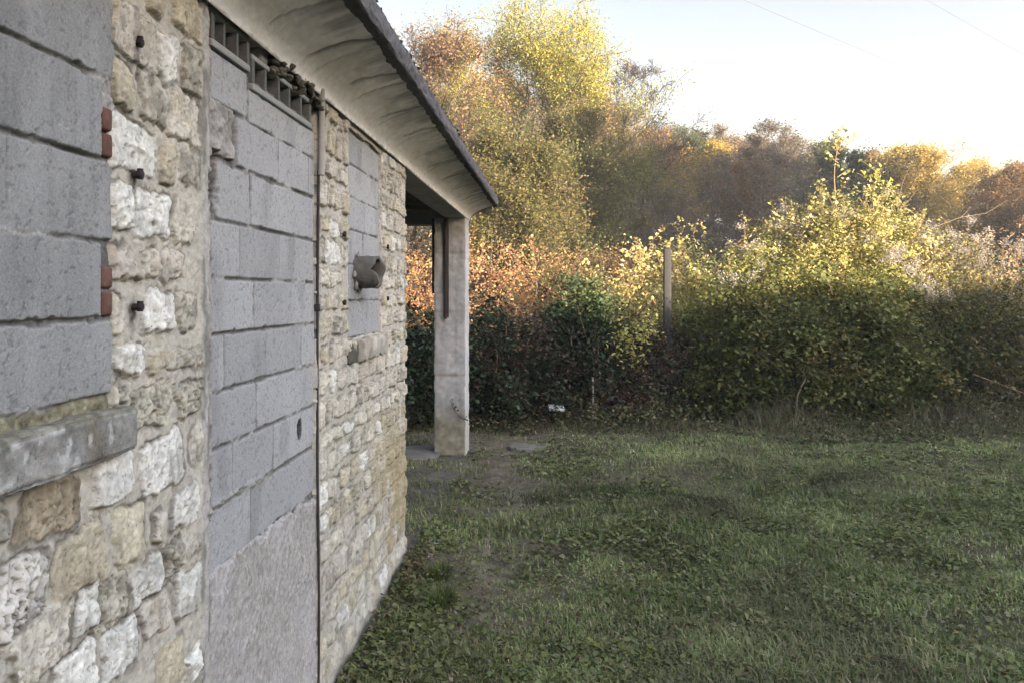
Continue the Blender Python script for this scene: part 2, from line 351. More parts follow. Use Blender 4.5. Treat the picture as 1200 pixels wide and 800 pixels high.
    for hy_,hz_ in ((2.126,2.611),(2.126,2.2585),(2.126,1.906)):
        sk=np.exp(-((Y-hy_)/.016)**2)*sstep(hz_-.12,hz_-.01,Z)*(Z<hz_+.01)+np.exp(-((Y-hy_)**2+(Z-hz_)**2)/.022**2)
        sk=np.clip(sk*(.7+.3*n2),0,.85)[...,None]; C=C*(1-sk)+np.array([.05,.042,.038])*sk
    # smooth rendered jambs beside the doorway, dirty
    for yc,hw in ((2.578,.026),(3.815,.02)):
        jm=sstep(hw+.012,hw-.004,np.abs(Y-yc)+.012*fbm(Y*20,Z*9,3,63)); Hh=Hh*(1-jm)+(.006+.003*n1)*jm
        jc=np.array([.40,.37,.33])*(1+.2*n2)[...,None]; dk=sstep(.05,.6,fbm(Y*25,Z*8,4,64))[...,None]; jc=jc*(1-.6*dk)+np.array([.10,.095,.08])*.6*dk
        C=C*(1-jm[...,None])+jc*jm[...,None]
    X=-D-.012+Hh
    X-=.07*sstep(6.05,6.1,Y)**2                                    # rounded corner
    inside=np.zeros(Y.shape,bool); wob=.008*fbm(Y*20,Z*20,3,65)
    for o in (WIN1,DOOR,WIN2): inside|=(Y>o[0]+wob)&(Y<o[1]+wob)&(Z>o[2]+wob)&(Z<o[3]+wob)
    X=np.where(inside,-D-.12,X)
    C=np.where(inside[...,None],C*.8,C)
    keep=~(inside[:-1,:-1]&inside[1:,:-1]&inside[:-1,1:]&inside[1:,1:])
    k2=np.zeros(Y.shape,bool); k2[:-1,:-1]=keep
    return hf('front_wall',ys,zs,X,C,k2,M_stone,house)
build_wall()

def block_panel(name, ys, zs, blocks, parent, x0, seed, gap=.004, depth=.02, col0=(.27,.275,.29), open_=.5):
    """concrete blocks in a rough mortar bed as one relief; blocks = (ya,yb,za,zb[,tone])"""
    rng=np.random.default_rng(seed)
    Y,Z=np.meshgrid(ys,zs,indexing='ij')
    fill=fbm(Y*7,Z*9,3,seed+1); n2=fbm(Y*60,Z*60,3,seed+2)
    Hh=-depth*(.55-.45*fill)+.003*n2
    squeeze=sstep(.15,.6,fill); Hh=Hh*(1-squeeze)+(-.001+.005*n2)*squeeze
    C=np.empty(Y.shape+(3,)); C[:]=np.array([.30,.285,.26]); C*=(1+.3*n2)[...,None]
    C*=(1-.55*(1-squeeze))[...,None]
    wy=.0012*fbm(Y*16,Z*16,3,seed+3)+.0008*fbm(Y*150,Z*150,2,seed+8); wz=.0012*fbm(Y*16,Z*16,3,seed+4)+.0008*fbm(Y*150,Z*150,2,seed+9)
    n3=fbm(Y*4,Z*3,4,seed+5); n4=vnoise(Y*330,Z*330,seed+6)
    for b in blocks:
        a,bb,c,d=b[:4]; tone=b[4] if len(b)>4 else rng.uniform(.90,1.08)
        i0,i1=np.searchsorted(ys,[a-.02,bb+.02]); j0,j1=np.searchsorted(zs,[c-.02,d+.02]); s=np.s_[i0:i1,j0:j1]
        if i1-i0<2 or j1-j0<2: continue
        r=.006
        qx=np.abs(Y[s]+wy[s]-(a+bb)/2)-((bb-a)/2-gap-r); qy=np.abs(Z[s]+wz[s]-(c+d)/2)-((d-c)/2-gap-r)
        sd=np.hypot(np.maximum(qx,0),np.maximum(qy,0))+np.minimum(np.maximum(qx,qy),0)-r
        chip=.006*sstep(.35,.8,fbm(Y[s]*18,Z[s]*18,3,seed+7)); e=sstep(.003,-.004,sd+chip)
        hb=rng.uniform(-.003,.003)+rng.uniform(-.012,.012)*(Y[s]-(a+bb)/2)
        Hh[s]=Hh[s]*(1-e)+(hb+.0006*n2[s])*e
        cc=np.array(col0)*tone*(1+.06*n3[s]+.22*(n4[s]-.5))[...,None]
        po=sstep(.45,.75,fbm(Y[s]*85,Z[s]*85,3,seed+12)); Hh[s]-=.002*po*e; cc=cc*(1-.25*po[...,None]); cc=cc*(1-.18*sstep(.2,.8,fbm(Y[s]*5+a*9,Z[s]*3,4,seed+13)))[...,None]
        st=sstep(.2,.8,fbm(Y[s]*14,Z[s]*2.2,4,seed+11))[...,None]*.3
        cc=cc*(1-st)+np.array([.36,.355,.345])*st
        C[s]=C[s]*(1-e[...,None])+cc*e[...,None]
    return Y,Z,Hh,C,x0
# left window
def add(b, name, mat, parent, smooth=False):
    o=b.build(name,mat,parent,smooth)
    V=np.empty(len(o.data.vertices)*3,np.float32); o.data.vertices.foreach_get('co',V); V=(V.reshape(-1,3)-HO).astype(np.float32)
    o.data.vertices.foreach_set('co',V.ravel()); o.data.update(); return o
def left_window():
    ys=np.concatenate([np.arange(.5,1.40,.01),np.arange(1.40,2.035,.003)]); zs=np.arange(1.60,2.92,.0034)
    zl=[1.686,1.878,2.073,2.276,2.479,2.682,2.89]; B=[]
    offs=[(2.035,),(1.975,),(2.035,1.633),(1.975,),(2.035,),(2.01,)]
    for r in range(6):
        e=offs[r][0]; first=True; widths=[]
        if r==2: edges=[2.035,1.633,1.12,.6]
        elif r in(1,3): edges=[1.975,1.42,.92,.5]
        else: edges=[e,1.45 if r!=5 else 1.2,.98,.5]
        for q in range(len(edges)-1): B.append((edges[q+1],edges[q],zl[r]+.0045,zl[r+1]-.0045))
    Y,Z,Hh,C,x0=block_panel('x',ys,zs,B,None,-D-.012,101,gap=.0004,depth=.016,col0=(.25,.246,.238))
    ms=sstep(1.694,1.676,Z+.008*fbm(Y*25,Z*5,3,6)); C=C*(1-ms[...,None])+np.array([.20,.18,.115])*(1+.5*fbm(Y*60,Z*60,3,7))[...,None]*ms[...,None]; Hh=Hh*(1-ms)+(-.006+.004*fbm(Y*40,Z*40,3,8))*ms
    root=hf('blocked_window',ys,zs,-D-.012+Hh,C,None,M_block,house)
    for (a,c) in ((2.285,2.345),(2.352,2.41),(1.885,1.945),(1.955,2.01)):
        b=MB(); b.box((-D-.12,1.982,a),(-D-.008,2.027,c),np.array((.155,.080,.060))*random.uniform(.6,1.1),.008)
        add(b,'packing_brick',M_brick,root)
    return root
random.seed(3)
left_window()
def rough_block(name, a, b, mat, parent, colf, amp=.006, step=.012, seed=0):
    """a weathered slab: box skin with fine displacement; colf(P)->colours"""
    m=MB(); a=np.array(a,float); b=np.array(b,float)
    for ax in range(3):
        u,v=[q for q in range(3) if q!=ax]
        us=np.linspace(a[u],b[u],max(2,int((b[u]-a[u])/step)+1)); vs=np.linspace(a[v],b[v],max(2,int((b[v]-a[v])/step)+1))
        U,Vv=np.meshgrid(us,vs,indexing='ij')
        for side in (0,1):
            P=np.zeros(U.shape+(3,)); P[...,u]=U; P[...,v]=Vv; P[...,ax]=(a,b)[side][ax]
            P=P.reshape(-1,3); ctr=(a+b)/2
            dd=np.stack([fbm(P[:,1]*14+q*5,P[:,2]*14,4,seed+q,P[:,0]*14) for q in range(3)],1)*amp
            # round the arrises
            q=np.minimum(P-a,b-P); near=(q<.012).sum(1)-1
            pull=np.where(near[:,None]>0,(ctr-P)/np.maximum(np.abs(ctr-P),1e-6)*(q<.012)*.004*near[:,None],0)
            F=grid_faces(len(us),len(vs))
            if (side==1)==(ax==1): F=F[:,::-1]
            m.add(P+dd+pull,F,np.clip(colf(P),.01,1))
    return add(m,name,mat,parent,True)
def sill_col(P):
    n=fbm(P[:,1]*9,P[:,2]*14,4,70,P[:,0]*14); n2=fbm(P[:,1]*40,P[:,2]*40,3,71,P[:,0]*40)
    c=np.array([.25,.238,.215])*(1+.3*n+.35*n2)[:,None]
    o=sstep(.0,.6,fbm(P[:,1]*7,P[:,2]*10,3,72)+.25*(2.0-P[:,1]))[:,None]*.55; c=c*(1-o)+np.array([.155,.125,.085])*o
    wv=sstep(.25,.6,fbm(P[:,1]*34,P[:,2]*34,4,74,P[:,0]*34))[:,None]*.7*sstep(2.15,1.85,P[:,1])[:,None]; dkk=sstep(.2,.7,fbm(P[:,1]*18,P[:,2]*26,4,75))[:,None]*.5; c=c*(1-dkk)+np.array([.09,.085,.07])*dkk; c=c*(1-wv)+np.array([.5,.49,.46])*wv
    top=(P[:,2]>1.645)[:,None]*.55; c=c*(1-top)+np.array([.17,.155,.10])*(1+.4*n2)[:,None]*top
    return c
rough_block('window_sill',(-D-.10,.50,1.538),(-D+.035,2.075,1.655),M_render,house,sill_col,.005,.006,5)

# doorway: block filling, hollow blocks on top, rough render below
def doorway():
    ys=np.concatenate([np.arange(2.585,3.81,.0042)]); zs=np.arange(.97,2.75,.0042)
    B=[(2.62,2.955,2.588,2.76),(2.975,3.80,2.578,2.70)]
    B+=[(2.862,3.298,2.398,2.574),(3.302,3.700,2.398,2.574),(3.708,3.80,2.398,2.574)]
    B+=[(2.70,2.988,2.196,2.386),(2.992,3.80,2.196,2.386)]
    B+=[(2.62,2.885,1.998,2.186),(2.885,3.308,1.998,2.186),(3.308,3.79,1.998,2.186)]
    B+=[(2.62,3.025,1.810,1.990),(3.025,3.448,1.810,1.990),(3.448,3.80,1.810,1.990)]
    B+=[(2.62,2.757,1.619,1.802),(2.757,3.161,1.619,1.802),(3.161,3.60,1.619,1.802),(3.604,3.80,1.619,1.802)]
    B+=[(2.62,3.051,1.427,1.611),(3.055,3.80,1.427,1.611)]
    B+=[(2.62,2.823,1.235,1.418),(2.823,3.238,1.235,1.418),(3.238,3.80,1.235,1.418)]
    B+=[(2.62,2.991,1.02,1.222),(2.995,3.80,1.02,1.222)]
    Y,Z,Hh,C,x0=block_panel('x',ys,zs,B,None,-D-.02,202,gap=.0012,depth=.015,col0=(.345,.338,.332))
    n=fbm(Y*25,Z*25,4,210)
    # rough mortar packing up the left edge, with a dark hollow
    lm=((Y<2.86)&(Z>2.41)&(Z<2.585))*1.0; lm=np.maximum(lm,sstep(2.655,2.635,Y+.015*n)*(Z>1.2))
    Hh=Hh*(1-lm)+(.004+.012*n)*lm; C=C*(1-lm[...,None])+np.array([.29,.27,.245])*(1+.35*n)[...,None]*lm[...,None]
    hol=sstep(.03,.0,np.abs(Y-2.668)-.010+.012*n)*((Z>2.21)&(Z<2.42))+sstep(.018,.0,np.abs(Y-2.845)-.006)*((Z>2.40)&(Z<2.585))
    hol=np.clip(hol,0,1); Hh-=.06*hol; C*=(1-.75*hol)[...,None]
    lip=np.exp(-(((Z-1.232+.0*Y)/.012)**2))*sstep(3.4,3.1,Y); Hh+=.012*lip*(.7+.6*n); C=C*(1-.6*lip[...,None])+np.array([.25,.235,.20])*.6*lip[...,None]
    hole=sstep(1.25,.8,np.hypot((Y-3.573)/.026,(Z-1.345)/.036)+.2*n); Hh-=.09*hole; hole=sstep(1.5,1.1,np.hypot((Y-3.573)/.026,(Z-1.345)/.036)+.2*n); C*=(1-.95*hole)[...,None]  # darkness of the hole painted into the colour, wider than the recess
    root=hf('doorway_infill',ys,zs,-D-.02+Hh,C,None,M_block,house)
    # render panel
    zs2=np.arange(-.15,1.06,.006); Y,Z=np.meshgrid(ys,zs2,indexing='ij')
    n=fbm(Y*14,Z*9,5,220); n2=fbm(Y*70,Z*55,3,221)
    X=-D-.012+.005*n+.003*n2; top=sstep(1.035,1.0,Z-.06*(3.2-Y)*.5+.02*n); X=X*top+(-D-.06)*(1-top)
    C=np.array([.385,.355,.325])*(1+.16*n+.22*n2)[...,None]
    dk=(sstep(.15,.6,n2+.3*n)*.55*sstep(.2,.9,Z+.25*n))[...,None]; C=C*(1-dk)+np.array([.13,.115,.095])*dk
    lt=sstep(.1,.7,fbm(Y*3,Z*2.2,4,222))[...,None]*.4; C=C*(1-lt)+np.array([.44,.41,.40])*lt
    hf('render_panel',ys,zs2,X,C,None,M_render,root)
    # hollow blocks laid on their sides, cells showing
    for (ya,yb,z0,z1,nc) in ((2.625,2.96,2.755,2.885,3),(2.985,3.72,2.70,2.835,5)):
        b=MB(); c=(.30,.30,.285); t=.018; g=(yb-ya-t)/nc
        b.box((-D-.16,ya,z0),(-D-.008,yb,z0+.026),c,.004); b.box((-D-.16,ya,z1-.02),(-D-.012,yb,z1),c,.004)
        for k in range(nc+1): b.box((-D-.16,ya+k*g,z0+.0265),(-D-.010-.004*(k%2),ya+k*g+t*(1.4 if k in(0,nc) else 1),z1-.0205),np.array(c)*.45,.003)  # cell walls coloured darker to stand for shade inside the cells
        b.box((-D-.20,ya,z0),(-D-.161,yb,z1),(.06,.06,.055))  # dark back sheet standing in for the shade deep in the cells
        add(b,'hollow_block',M_block,root)
    # mortar lumps, wedge stone and debris packed above the hollow blocks
    b=MB(); b.box((-D-.2,3.10,2.84),(-D-.02,3.18,2.90),(.30,.29,.265),.01); add(b,'wedge_stone',M_render,root); b=MB()
    rng=np.random.default_rng(5)
    for k in range(170):
        y=rng.uniform(3.2,3.86); z=2.842+rng.uniform(-.01,.045)-.03*sstep(3.7,3.85,np.array(y))+.02*math.sin(y*23); r=rng.uniform(.006,.021)
        b.blob((-D-.02+rng.uniform(-.05,.04),y,z),(r,r*1.4,r*.8),np.array([.17,.16,.125])*rng.uniform(.5,1.3),k,.5)
    for k in range(14):
        y=rng.uniform(2.6,3.1); r=rng.uniform(.012,.03); b.blob((-D-.07,y,2.70+.17*(y<2.97)+rng.uniform(0,.02)),(r,r,r),np.array([.12,.08,.055])*rng.uniform(.6,1.3),k+60,.5)
    add(b,'mortar_rubble',M_render,root,True)['kind']='stuff'
doorway()
# small window high in the wall
def small_window():
    ys=np.arange(4.375,5.225,.006); zs=np.arange(1.675,2.86,.0055)
    zl=[1.700,1.904,2.107,2.298,2.480,2.660,2.835]; B=[]
    jt=[(5.21,4.39),(5.21,4.39),(5.21,4.76,4.39),(5.21,4.80,4.39),(5.21,4.39),(5.21,4.72,4.39)]
    for r in range(6):
        for q in range(len(jt[r])-1): B.append((jt[r][q+1]+.015*(q==len(jt[r])-2),jt[r][q]-.012*(q==0),zl[r]+.003,zl[r+1]-.003))
    Y,Z,Hh,C,x0=block_panel('x',ys,zs,B,None,-D-.02,303,gap=.001,depth=.014,col0=(.36,.353,.347))
    ed=np.maximum(sstep(4.415,4.395,Y+.01*fbm(Y*20,Z*12,3,9)),sstep(5.165,5.19,Y+.012*fbm(Y*20,Z*12,3,10)))
    Hh=Hh*(1-ed)+.008*fbm(Y*25,Z*25,3,11)*ed; C=C*(1-ed[...,None])+np.array([.33,.31,.275])*(1+.3*fbm(Y*40,Z*40,3,12))[...,None]*ed[...,None]
    root=hf('blocked_window',ys,zs,-D-.02+Hh,C,None,M_block,house)
small_window()
def ws_col(P):
    n=fbm(P[:,1]*12,P[:,2]*12,4,80,P[:,0]*12); k=vnoise(P[:,1]*7,P[:,1]*0,81)[:,None]
    return (np.array([.42,.385,.325])*(1-k)+np.array([.34,.30,.24])*k)*(1+.25*n)[:,None]
rough_block('window_sill',(-D-.1,4.57,1.565),(-D+.035,5.25,1.690),M_stone,house,ws_col,.012,.014,15)
rough_block('dark_recess_block',(-D-.1,4.36,1.56),(-D+.004,4.565,1.68),M_conc,house,lambda P: np.array([.10,.09,.072])*(1+.3*fbm(P[:,1]*20,P[:,2]*20,3,82,P[:,0]*20))[:,None],.005,.014,16)  # dark block standing in for the shaded recess beside the sill
# broken vent pipe
def vent():
    n,m=28,8; th=np.linspace(0,2*pi,n,endpoint=False); L=.115+.012*np.sin(th*2+1)+.006*np.sin(th*5)-.050*np.exp(-((th-2.9)/.24)**2)-.02*np.exp(-((th-4.3)/.25)**2)
    b=MB(); cy,cz=4.60,2.065
    def ring(r,f,x0): return np.stack([x0+L*f,cy+r*np.cos(th),cz+r*np.sin(th)],1)
    rings=[ring(.092+.002*math.sin(i*2),i/(m-1),-D-.05*(1-i/(m-1))) for i in range(m)]+[ring(.072,1,-D-.002),ring(.070,.5,-D-.02),ring(.066,-.2,-D-.05)]
    V=np.vstack(rings); F=[(i*n+j,i*n+(j+1)%n,(i+1)*n+(j+1)%n,(i+1)*n+j) for i in range(len(rings)-1) for j in range(n)]
    c=np.tile([.115,.107,.093],(len(V),1))*(1+.25*fbm(V[:,1]*40,V[:,2]*40,3,90,V[:,0]*40))[:,None]; c[m*n+n:]*=.5  # inner rings darkened to stand for shade in the bore
    b.add(V,F,c)
    o=add(b,'vent_pipe',M_conc,house,True)
    b=MB()
    for k in range(11):
        t=random.uniform(0,2*pi); r=random.uniform(.012,.024); b.blob((-D-.005,cy+.098*math.cos(t),cz+.098*math.sin(t)),(r*.5,r,r),(.26,.24,.21),k,.4)
    b.box((-D-.045,cy-.06,cz-.06),(-D-.03,cy+.06,cz+.06),(.04,.04,.04))  # dark plate inside the pipe, standing in for shade in the bore
    add(b,'mortar_collar',M_render,o,True)
vent()
# conduit down the door jamb
b=MB(); zz=np.linspace(2.50,2.905,8); b.tube(np.stack([np.full(8,-D+.012),np.full(8,3.80),zz],1),.016,(.36,.335,.31),10)
b.tube([(-D+.012,3.80,2.84),(-D+.012,3.80,2.852)],.019,(.2,.19,.18),10)
cond=add(b,'conduit',M_conc,house,True)
b=MB(); zz=np.linspace(-.02,2.52,40); b.tube(np.stack([-D-.004+.004*np.sin(zz*3),3.798+.004*np.sin(zz*5),zz],1),.0065,(.05,.042,.038),8)
for z in (1.86,): b.box((-D-.02,3.790,z),(-D+.004,3.810,z+.035),(.04,.034,.03),.003)
add(b,'rusty_pipe',M_metal,cond,True)
for (y,z) in ((2.126,2.611),(2.126,2.2585),(2.126,1.906),(4.235,2.253),(4.235,1.895),(5.33,2.25),(5.33,1.91)):
    b=MB(); b.tube([(-D-.03,y,z),(-D+.006,y,z),(-D+.016,y,z-.002)],[.009,.011,.012],(.03,.022,.02),6); b.tube([(-D+.010,y,z-.012),(-D+.010,y,z+.016)],.008,(.028,.02,.018),6)
    add(b,'iron_hinge_pin',M_metal,house)

# eaves: cove, lip, roof
def cornice():
    ys=np.concatenate([np.arange(-2.5,1.5,.04),np.arange(1.5,10.36,.016)]); ys[-1]=10.36
    t=np.linspace(0,1,60)
    # profile: short upright band, then a quarter-ellipse sweeping out to the lip
    a=sstep(0,1,np.array(0))
    px=-D+.012+.315*t**1.7
    pz=2.872+.20*t**.78
    Y,T=np.meshgrid(ys,t,indexing='ij'); PX=np.broadcast_to(px,Y.shape).copy(); PZ=np.broadcast_to(pz,Y.shape).copy()
    n=fbm(Y*3,T*4,4,100); n2=fbm(Y*25,T*14,3,101)
    C=np.array([.86,.82,.76])*(1+.06*n+.06*n2)[...,None]
    # mould: own shape, running in streaks down from the lip
    st=fbm(Y*9,T*1.2,4,102); mo=sstep(.62,1.15,T+.16*n+.16*st+.13*fbm(Y*28,T*.8,3,105))
    C=C*(1-.72*mo[...,None])+np.array([.15,.14,.12])*.72*mo[...,None]
    tan=sstep(.1,.7,fbm(Y*2.2,T*3,4,104))*sstep(.2,.6,T)*(1-sstep(.7,.95,T))*.35; C=C*(1-tan[...,None])+np.array([.40,.34,.24])*tan[...,None]
    # cast joints and cracks that follow the curve
    dz=np.zeros(Y.shape)
    rng=np.random.default_rng(4)
    for yj in (2.1,2.75,3.45,4.0,4.75,5.35,6.6,7.35,8.05,8.9,9.4):
        d=np.abs(Y-yj-.16*T**2+.03*fbm(T*3+yj,T*0,3,103)); wd=.007+.012*rng.random(); g=sstep(wd*1.6,wd*.4,d)*sstep(.05+.4*rng.random(),.5,T)*(rng.random()*.5+.5)
        C=C*(1-.8*g[...,None])+np.array([.05,.046,.038])*.8*g[...,None]; dz+=.008*g
        hal=np.exp(-(d/.05)**2)*.38*sstep(.2,.8,T); C=C*(1-hal[...,None])+np.array([.15,.135,.10])*hal[...,None]
    for yj in np.arange(1.75,10.3,.62):
        d=np.abs(Y-yj-.10*T**2); g=sstep(.011,.004,d)*sstep(.10,.4,T)*(.55+.45*sstep(-.3,.4,n)); C=C*(1-.55*g[...,None])+np.array([.10,.09,.075])*.55*g[...,None]; dz+=.004*g
        br=np.exp(-np.maximum(Y-yj-.10*T**2,0)/.07)*(Y>yj+.10*T**2)*sstep(.25,.85,T)*.35; C=C*(1-br[...,None])+np.array([.22,.18,.12])*br[...,None]
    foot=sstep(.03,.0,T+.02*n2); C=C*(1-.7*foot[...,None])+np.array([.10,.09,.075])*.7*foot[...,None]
    PZ+=.0015*n+.0012*n2+dz; PX-=dz*.6; PZ+=.012*fbm(Y*.7,T*0,2,106)*0
    V=np.stack([PX,Y,PZ],-1).reshape(-1,3)-HO; F=grid_faces(len(ys),len(t))
    o=mesh_np('cornice',V,F,M_conc,house,np.clip(C,.01,1).reshape(-1,3),True)
    # far end face of the moulding
    b=MB(); q=np.stack([px,np.full(60,10.36),pz],1); 
    for i in range(0,59): b.add([q[i],q[i+1],(-D-.2,10.36,pz[i+1]),(-D-.2,10.36,pz[i])],[(0,1,2,3)],(.42,.40,.37))
    add(b,'end_face',M_conc,o)
cornice()
def lip():
    ys=np.concatenate([np.arange(-2.5,1.5,.05),np.arange(1.5,10.40,.02)]); 
    prof=[(-.83,3.068),(-.80,3.060),(-.762,3.052),(-.752,3.062),(-.748,3.09),(-.748,3.125),(-.752,3.155),(-.77,3.175),(-.85,3.190),(-1.2,3.235)]
    pf=[]
    for i in range(len(prof)-1):
        for k in range(3): pf.append(tuple(np.array(prof[i])*(1-k/3)+np.array(prof[i+1])*k/3))
    pf.append(prof[-1]); pf=np.array(pf); Y,I=np.meshgrid(ys,np.arange(len(pf)),indexing='ij')
    PX=pf[I,0]; PZ=pf[I,1]; n=fbm(Y*10,I*.35,4,110); n2=fbm(Y*45,I*1.2,3,111)
    PX=PX+.006*n+.003*n2; PZ=PZ+.006*fbm(Y*12,I*.4,3,112)-.010*fbm(Y*1.1,I*0,2,113)*.3
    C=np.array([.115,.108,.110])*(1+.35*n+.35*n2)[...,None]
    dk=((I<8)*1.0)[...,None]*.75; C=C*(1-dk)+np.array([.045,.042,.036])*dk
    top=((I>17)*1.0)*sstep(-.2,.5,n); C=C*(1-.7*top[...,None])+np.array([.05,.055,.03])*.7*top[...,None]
    V=np.stack([PX,Y,PZ],-1).reshape(-1,3)-HO
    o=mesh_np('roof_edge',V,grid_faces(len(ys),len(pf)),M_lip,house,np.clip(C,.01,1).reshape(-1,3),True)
    b=MB(); e=pf; 
    for i in range(len(e)-1): b.add([(e[i][0],10.40,e[i][1]),(e[i+1][0],10.40,e[i+1][1]),(-1.2,10.40,e[i+1][1]),(-1.2,10.40,e[i][1])],[(0,3,2,1)],(.13,.125,.12))
    b.box((-1.25,10.36,2.99),(-.83,10.399,3.07),(.14,.13,.12))
    add(b,'end_face',M_lip,o)
    rng=np.random.default_rng(8); b=MB()
    for k in range(150):
        y=rng.uniform(2,10.3); r=rng.uniform(.005,.013); b.blob((-.757+rng.uniform(-.02,.006),y,3.166+rng.uniform(-.012,.008)),(r,r*1.6,r*.7),np.array([.05,.055,.028])*rng.uniform(.6,1.6),k,.5,8,5)
    add(b,'moss',M_lip,o,True)['kind']='stuff'
lip()
b=MB(); V=[(-.78,-2.5,3.15),(-.78,10.39,3.15),(-5.9,10.39,3.95),(-5.9,-2.5,3.95)]; V=V+[(x,y,z+.06) for x,y,z in V]
V=[(x-.06,y,z) for x,y,z in V]
b.add(V,[(0,1,2,3),(4,7,6,5),(0,4,5,1),(1,5,6,2),(2,6,7,3),(3,7,4,0)],(.14,.13,.125)); add(b,'roof',M_lip,house)
# wall core, cross wall at the end of the closed part, back wall
b=MB()
b.box((-1.50,-2.5,-.2),(-1.245,.55,2.86),(.36,.33,.28)); b.box((-1.50,.55,-.2),(-1.245,2.02,1.60),(.36,.33,.28)); b.box((-1.5,2.02,-.2),(-1.245,2.6,2.86),(.36,.33,.28))
b.box((-1.5,3.79,-.2),(-1.245,4.39,2.86),(.36,.33,.28)); b.box((-1.5,4.39,-.2),(-1.245,5.21,1.68),(.36,.33,.28)); b.box((-1.5,5.21,-.2),(-1.245,6.07,2.86),(.36,.33,.28))
b.box((-1.245,5.9,-.2),(-1.20,6.085,2.86),(.40,.36,.30),.01)
add(b,'inner_wall',M_stone,house)
b=MB(); b.box((-5.7,5.75,-.2),(-1.51,6.06,3.1),(.40,.36,.29)); add(b,'cross_wall',M_stone,house)
b=MB(); b.box((-5.71,-2.5,-.2),(-1.51,-2.2,3.1),(.40,.36,.29)); add(b,'end_wall',M_stone,house)
b=MB(); b.box((-5.9,-2.5,-.2),(-5.72,10.2,3.75),(.38,.35,.29)); add(b,'back_wall',M_stone,house)
# beam over the open bay, end lintel, pillar
def cc_col(c, s, seed):
    return lambda P: np.array(c)*(1+s*fbm(P[:,1]*3,P[:,2]*3,4,seed,P[:,0]*6)+s*fbm(P[:,1]*22,P[:,2]*22,3,seed+1,P[:,0]*22))[:,None]
rough_block('beam',(-1.37,6.10,2.872),(-1.115,10.355,3.05),M_conc,house,cc_col((.33,.32,.295),.18,120),.003,.05,31)
b=MB(); b.box((-5.7,10.02,2.80),(-1.372,10.28,3.05),(.16,.15,.135),.012); add(b,'end_lintel',M_conc,house)
b=MB()
for k in range(6): y=6.5+k*.62; b.box((-5.7,y,2.94),(-1.374,y+.09,3.09),(.10,.075,.055),.006)
add(b,'roof_joists',M_wood,house)
def pil_col(P):
    n=fbm(P[:,1]*4,P[:,2]*3,4,130,P[:,0]*5); n2=fbm(P[:,1]*26,P[:,2]*26,3,131,P[:,0]*26)
    c=np.array([.365,.365,.365])*(1+.16*n+.16*n2)[:,None]; rs=(sstep(.1,.7,fbm(P[:,0]*22,P[:,2]*1.6,4,133))*.4)[:,None]; c=c*(1-rs)+np.array([.22,.205,.18])*rs
    for z in (.96,1.73,2.45):
        g=(np.exp(-((P[:,2]-z)/.013)**2)*.55)[:,None]; c=c*(1-g)+np.array([.2,.17,.12])*g
    lo=(sstep(.66,.30,P[:,2]+.12*n)*.8)[:,None]; c=c*(1-lo)+np.array([.20,.185,.12])*(1+.3*n2)[:,None]*lo
    up=(sstep(2.4,2.7,P[:,2])*.35)[:,None]; c=c*(1-up)+np.array([.28,.25,.20])*up
    sd=((P[:,0]>-1.125)*.5)[:,None]; c=c*(1-sd)+np.array([.56,.55,.53])*sd  # outer side painted lighter to stand for the light it catches
    return c
pillar=rough_block('pillar',(-1.50,9.93,-.1),(-1.112,10.30,2.871),M_conc,house,pil_col,.007,.018,33)
b=MB(); b.box((-1.375,9.90,1.66),(-1.318,9.932,2.868),(.055,.045,.04),.004); b.box((-1.36,9.885,1.64),(-1.335,9.90,1.70),(.05,.04,.035),.004); add(b,'steel_channel',M_metal,pillar)
b=MB(); b.box((-1.532,9.96,1.95),(-1.502,10.0,2.868),(.04,.035,.035),.004); add(b,'steel_angle',M_metal,pillar)
for x in (-3.4,-5.6): b=MB(); b.box((x-.17,9.93,-.1),(x+.17,10.27,2.799),(.33,.32,.31),.012); add(b,'pillar',M_conc,house)

# ------------------------------------------------------------------ foliage
def leaf_quads(P, size, cols, rng, up=.4, aspect=.55, droop=0.):
    n=len(P); N=rng.normal(size=(n,3)); N/=np.linalg.norm(N,axis=1)[:,None]; N[:,2]=np.abs(N[:,2])*1.0+up; N/=np.linalg.norm(N,axis=1)[:,None]
    T=rng.normal(size=(n,3)); T[:,2]-=droop; T-=N*(T*N).sum(1)[:,None]; T/=np.linalg.norm(T,axis=1)[:,None]; B=np.cross(N,T)
    L=(np.asarray(size)*rng.uniform(.5,1.45,n))[:,None]; W=L*aspect; f=N*L*rng.uniform(.05,.22,n)[:,None]
    V=np.stack([P-T*L*.5,P+B*W*.5+f-T*L*.06,P+T*L*.5-f*.3,P-B*W*.5+f-T*L*.06],1).reshape(-1,3)
    F=np.arange(4*n).reshape(n,4)
    return V,F,np.repeat(cols,4,axis=0)
def palette(pal, n, rng, w=None, jit=.18):
    pal=np.asarray(pal,float); c=pal[rng.choice(len(pal),n,p=w)]
    return c*(1+rng.uniform(-jit,jit,(n,1)))*(1+rng.uniform(-.06,.06,(n,3)))
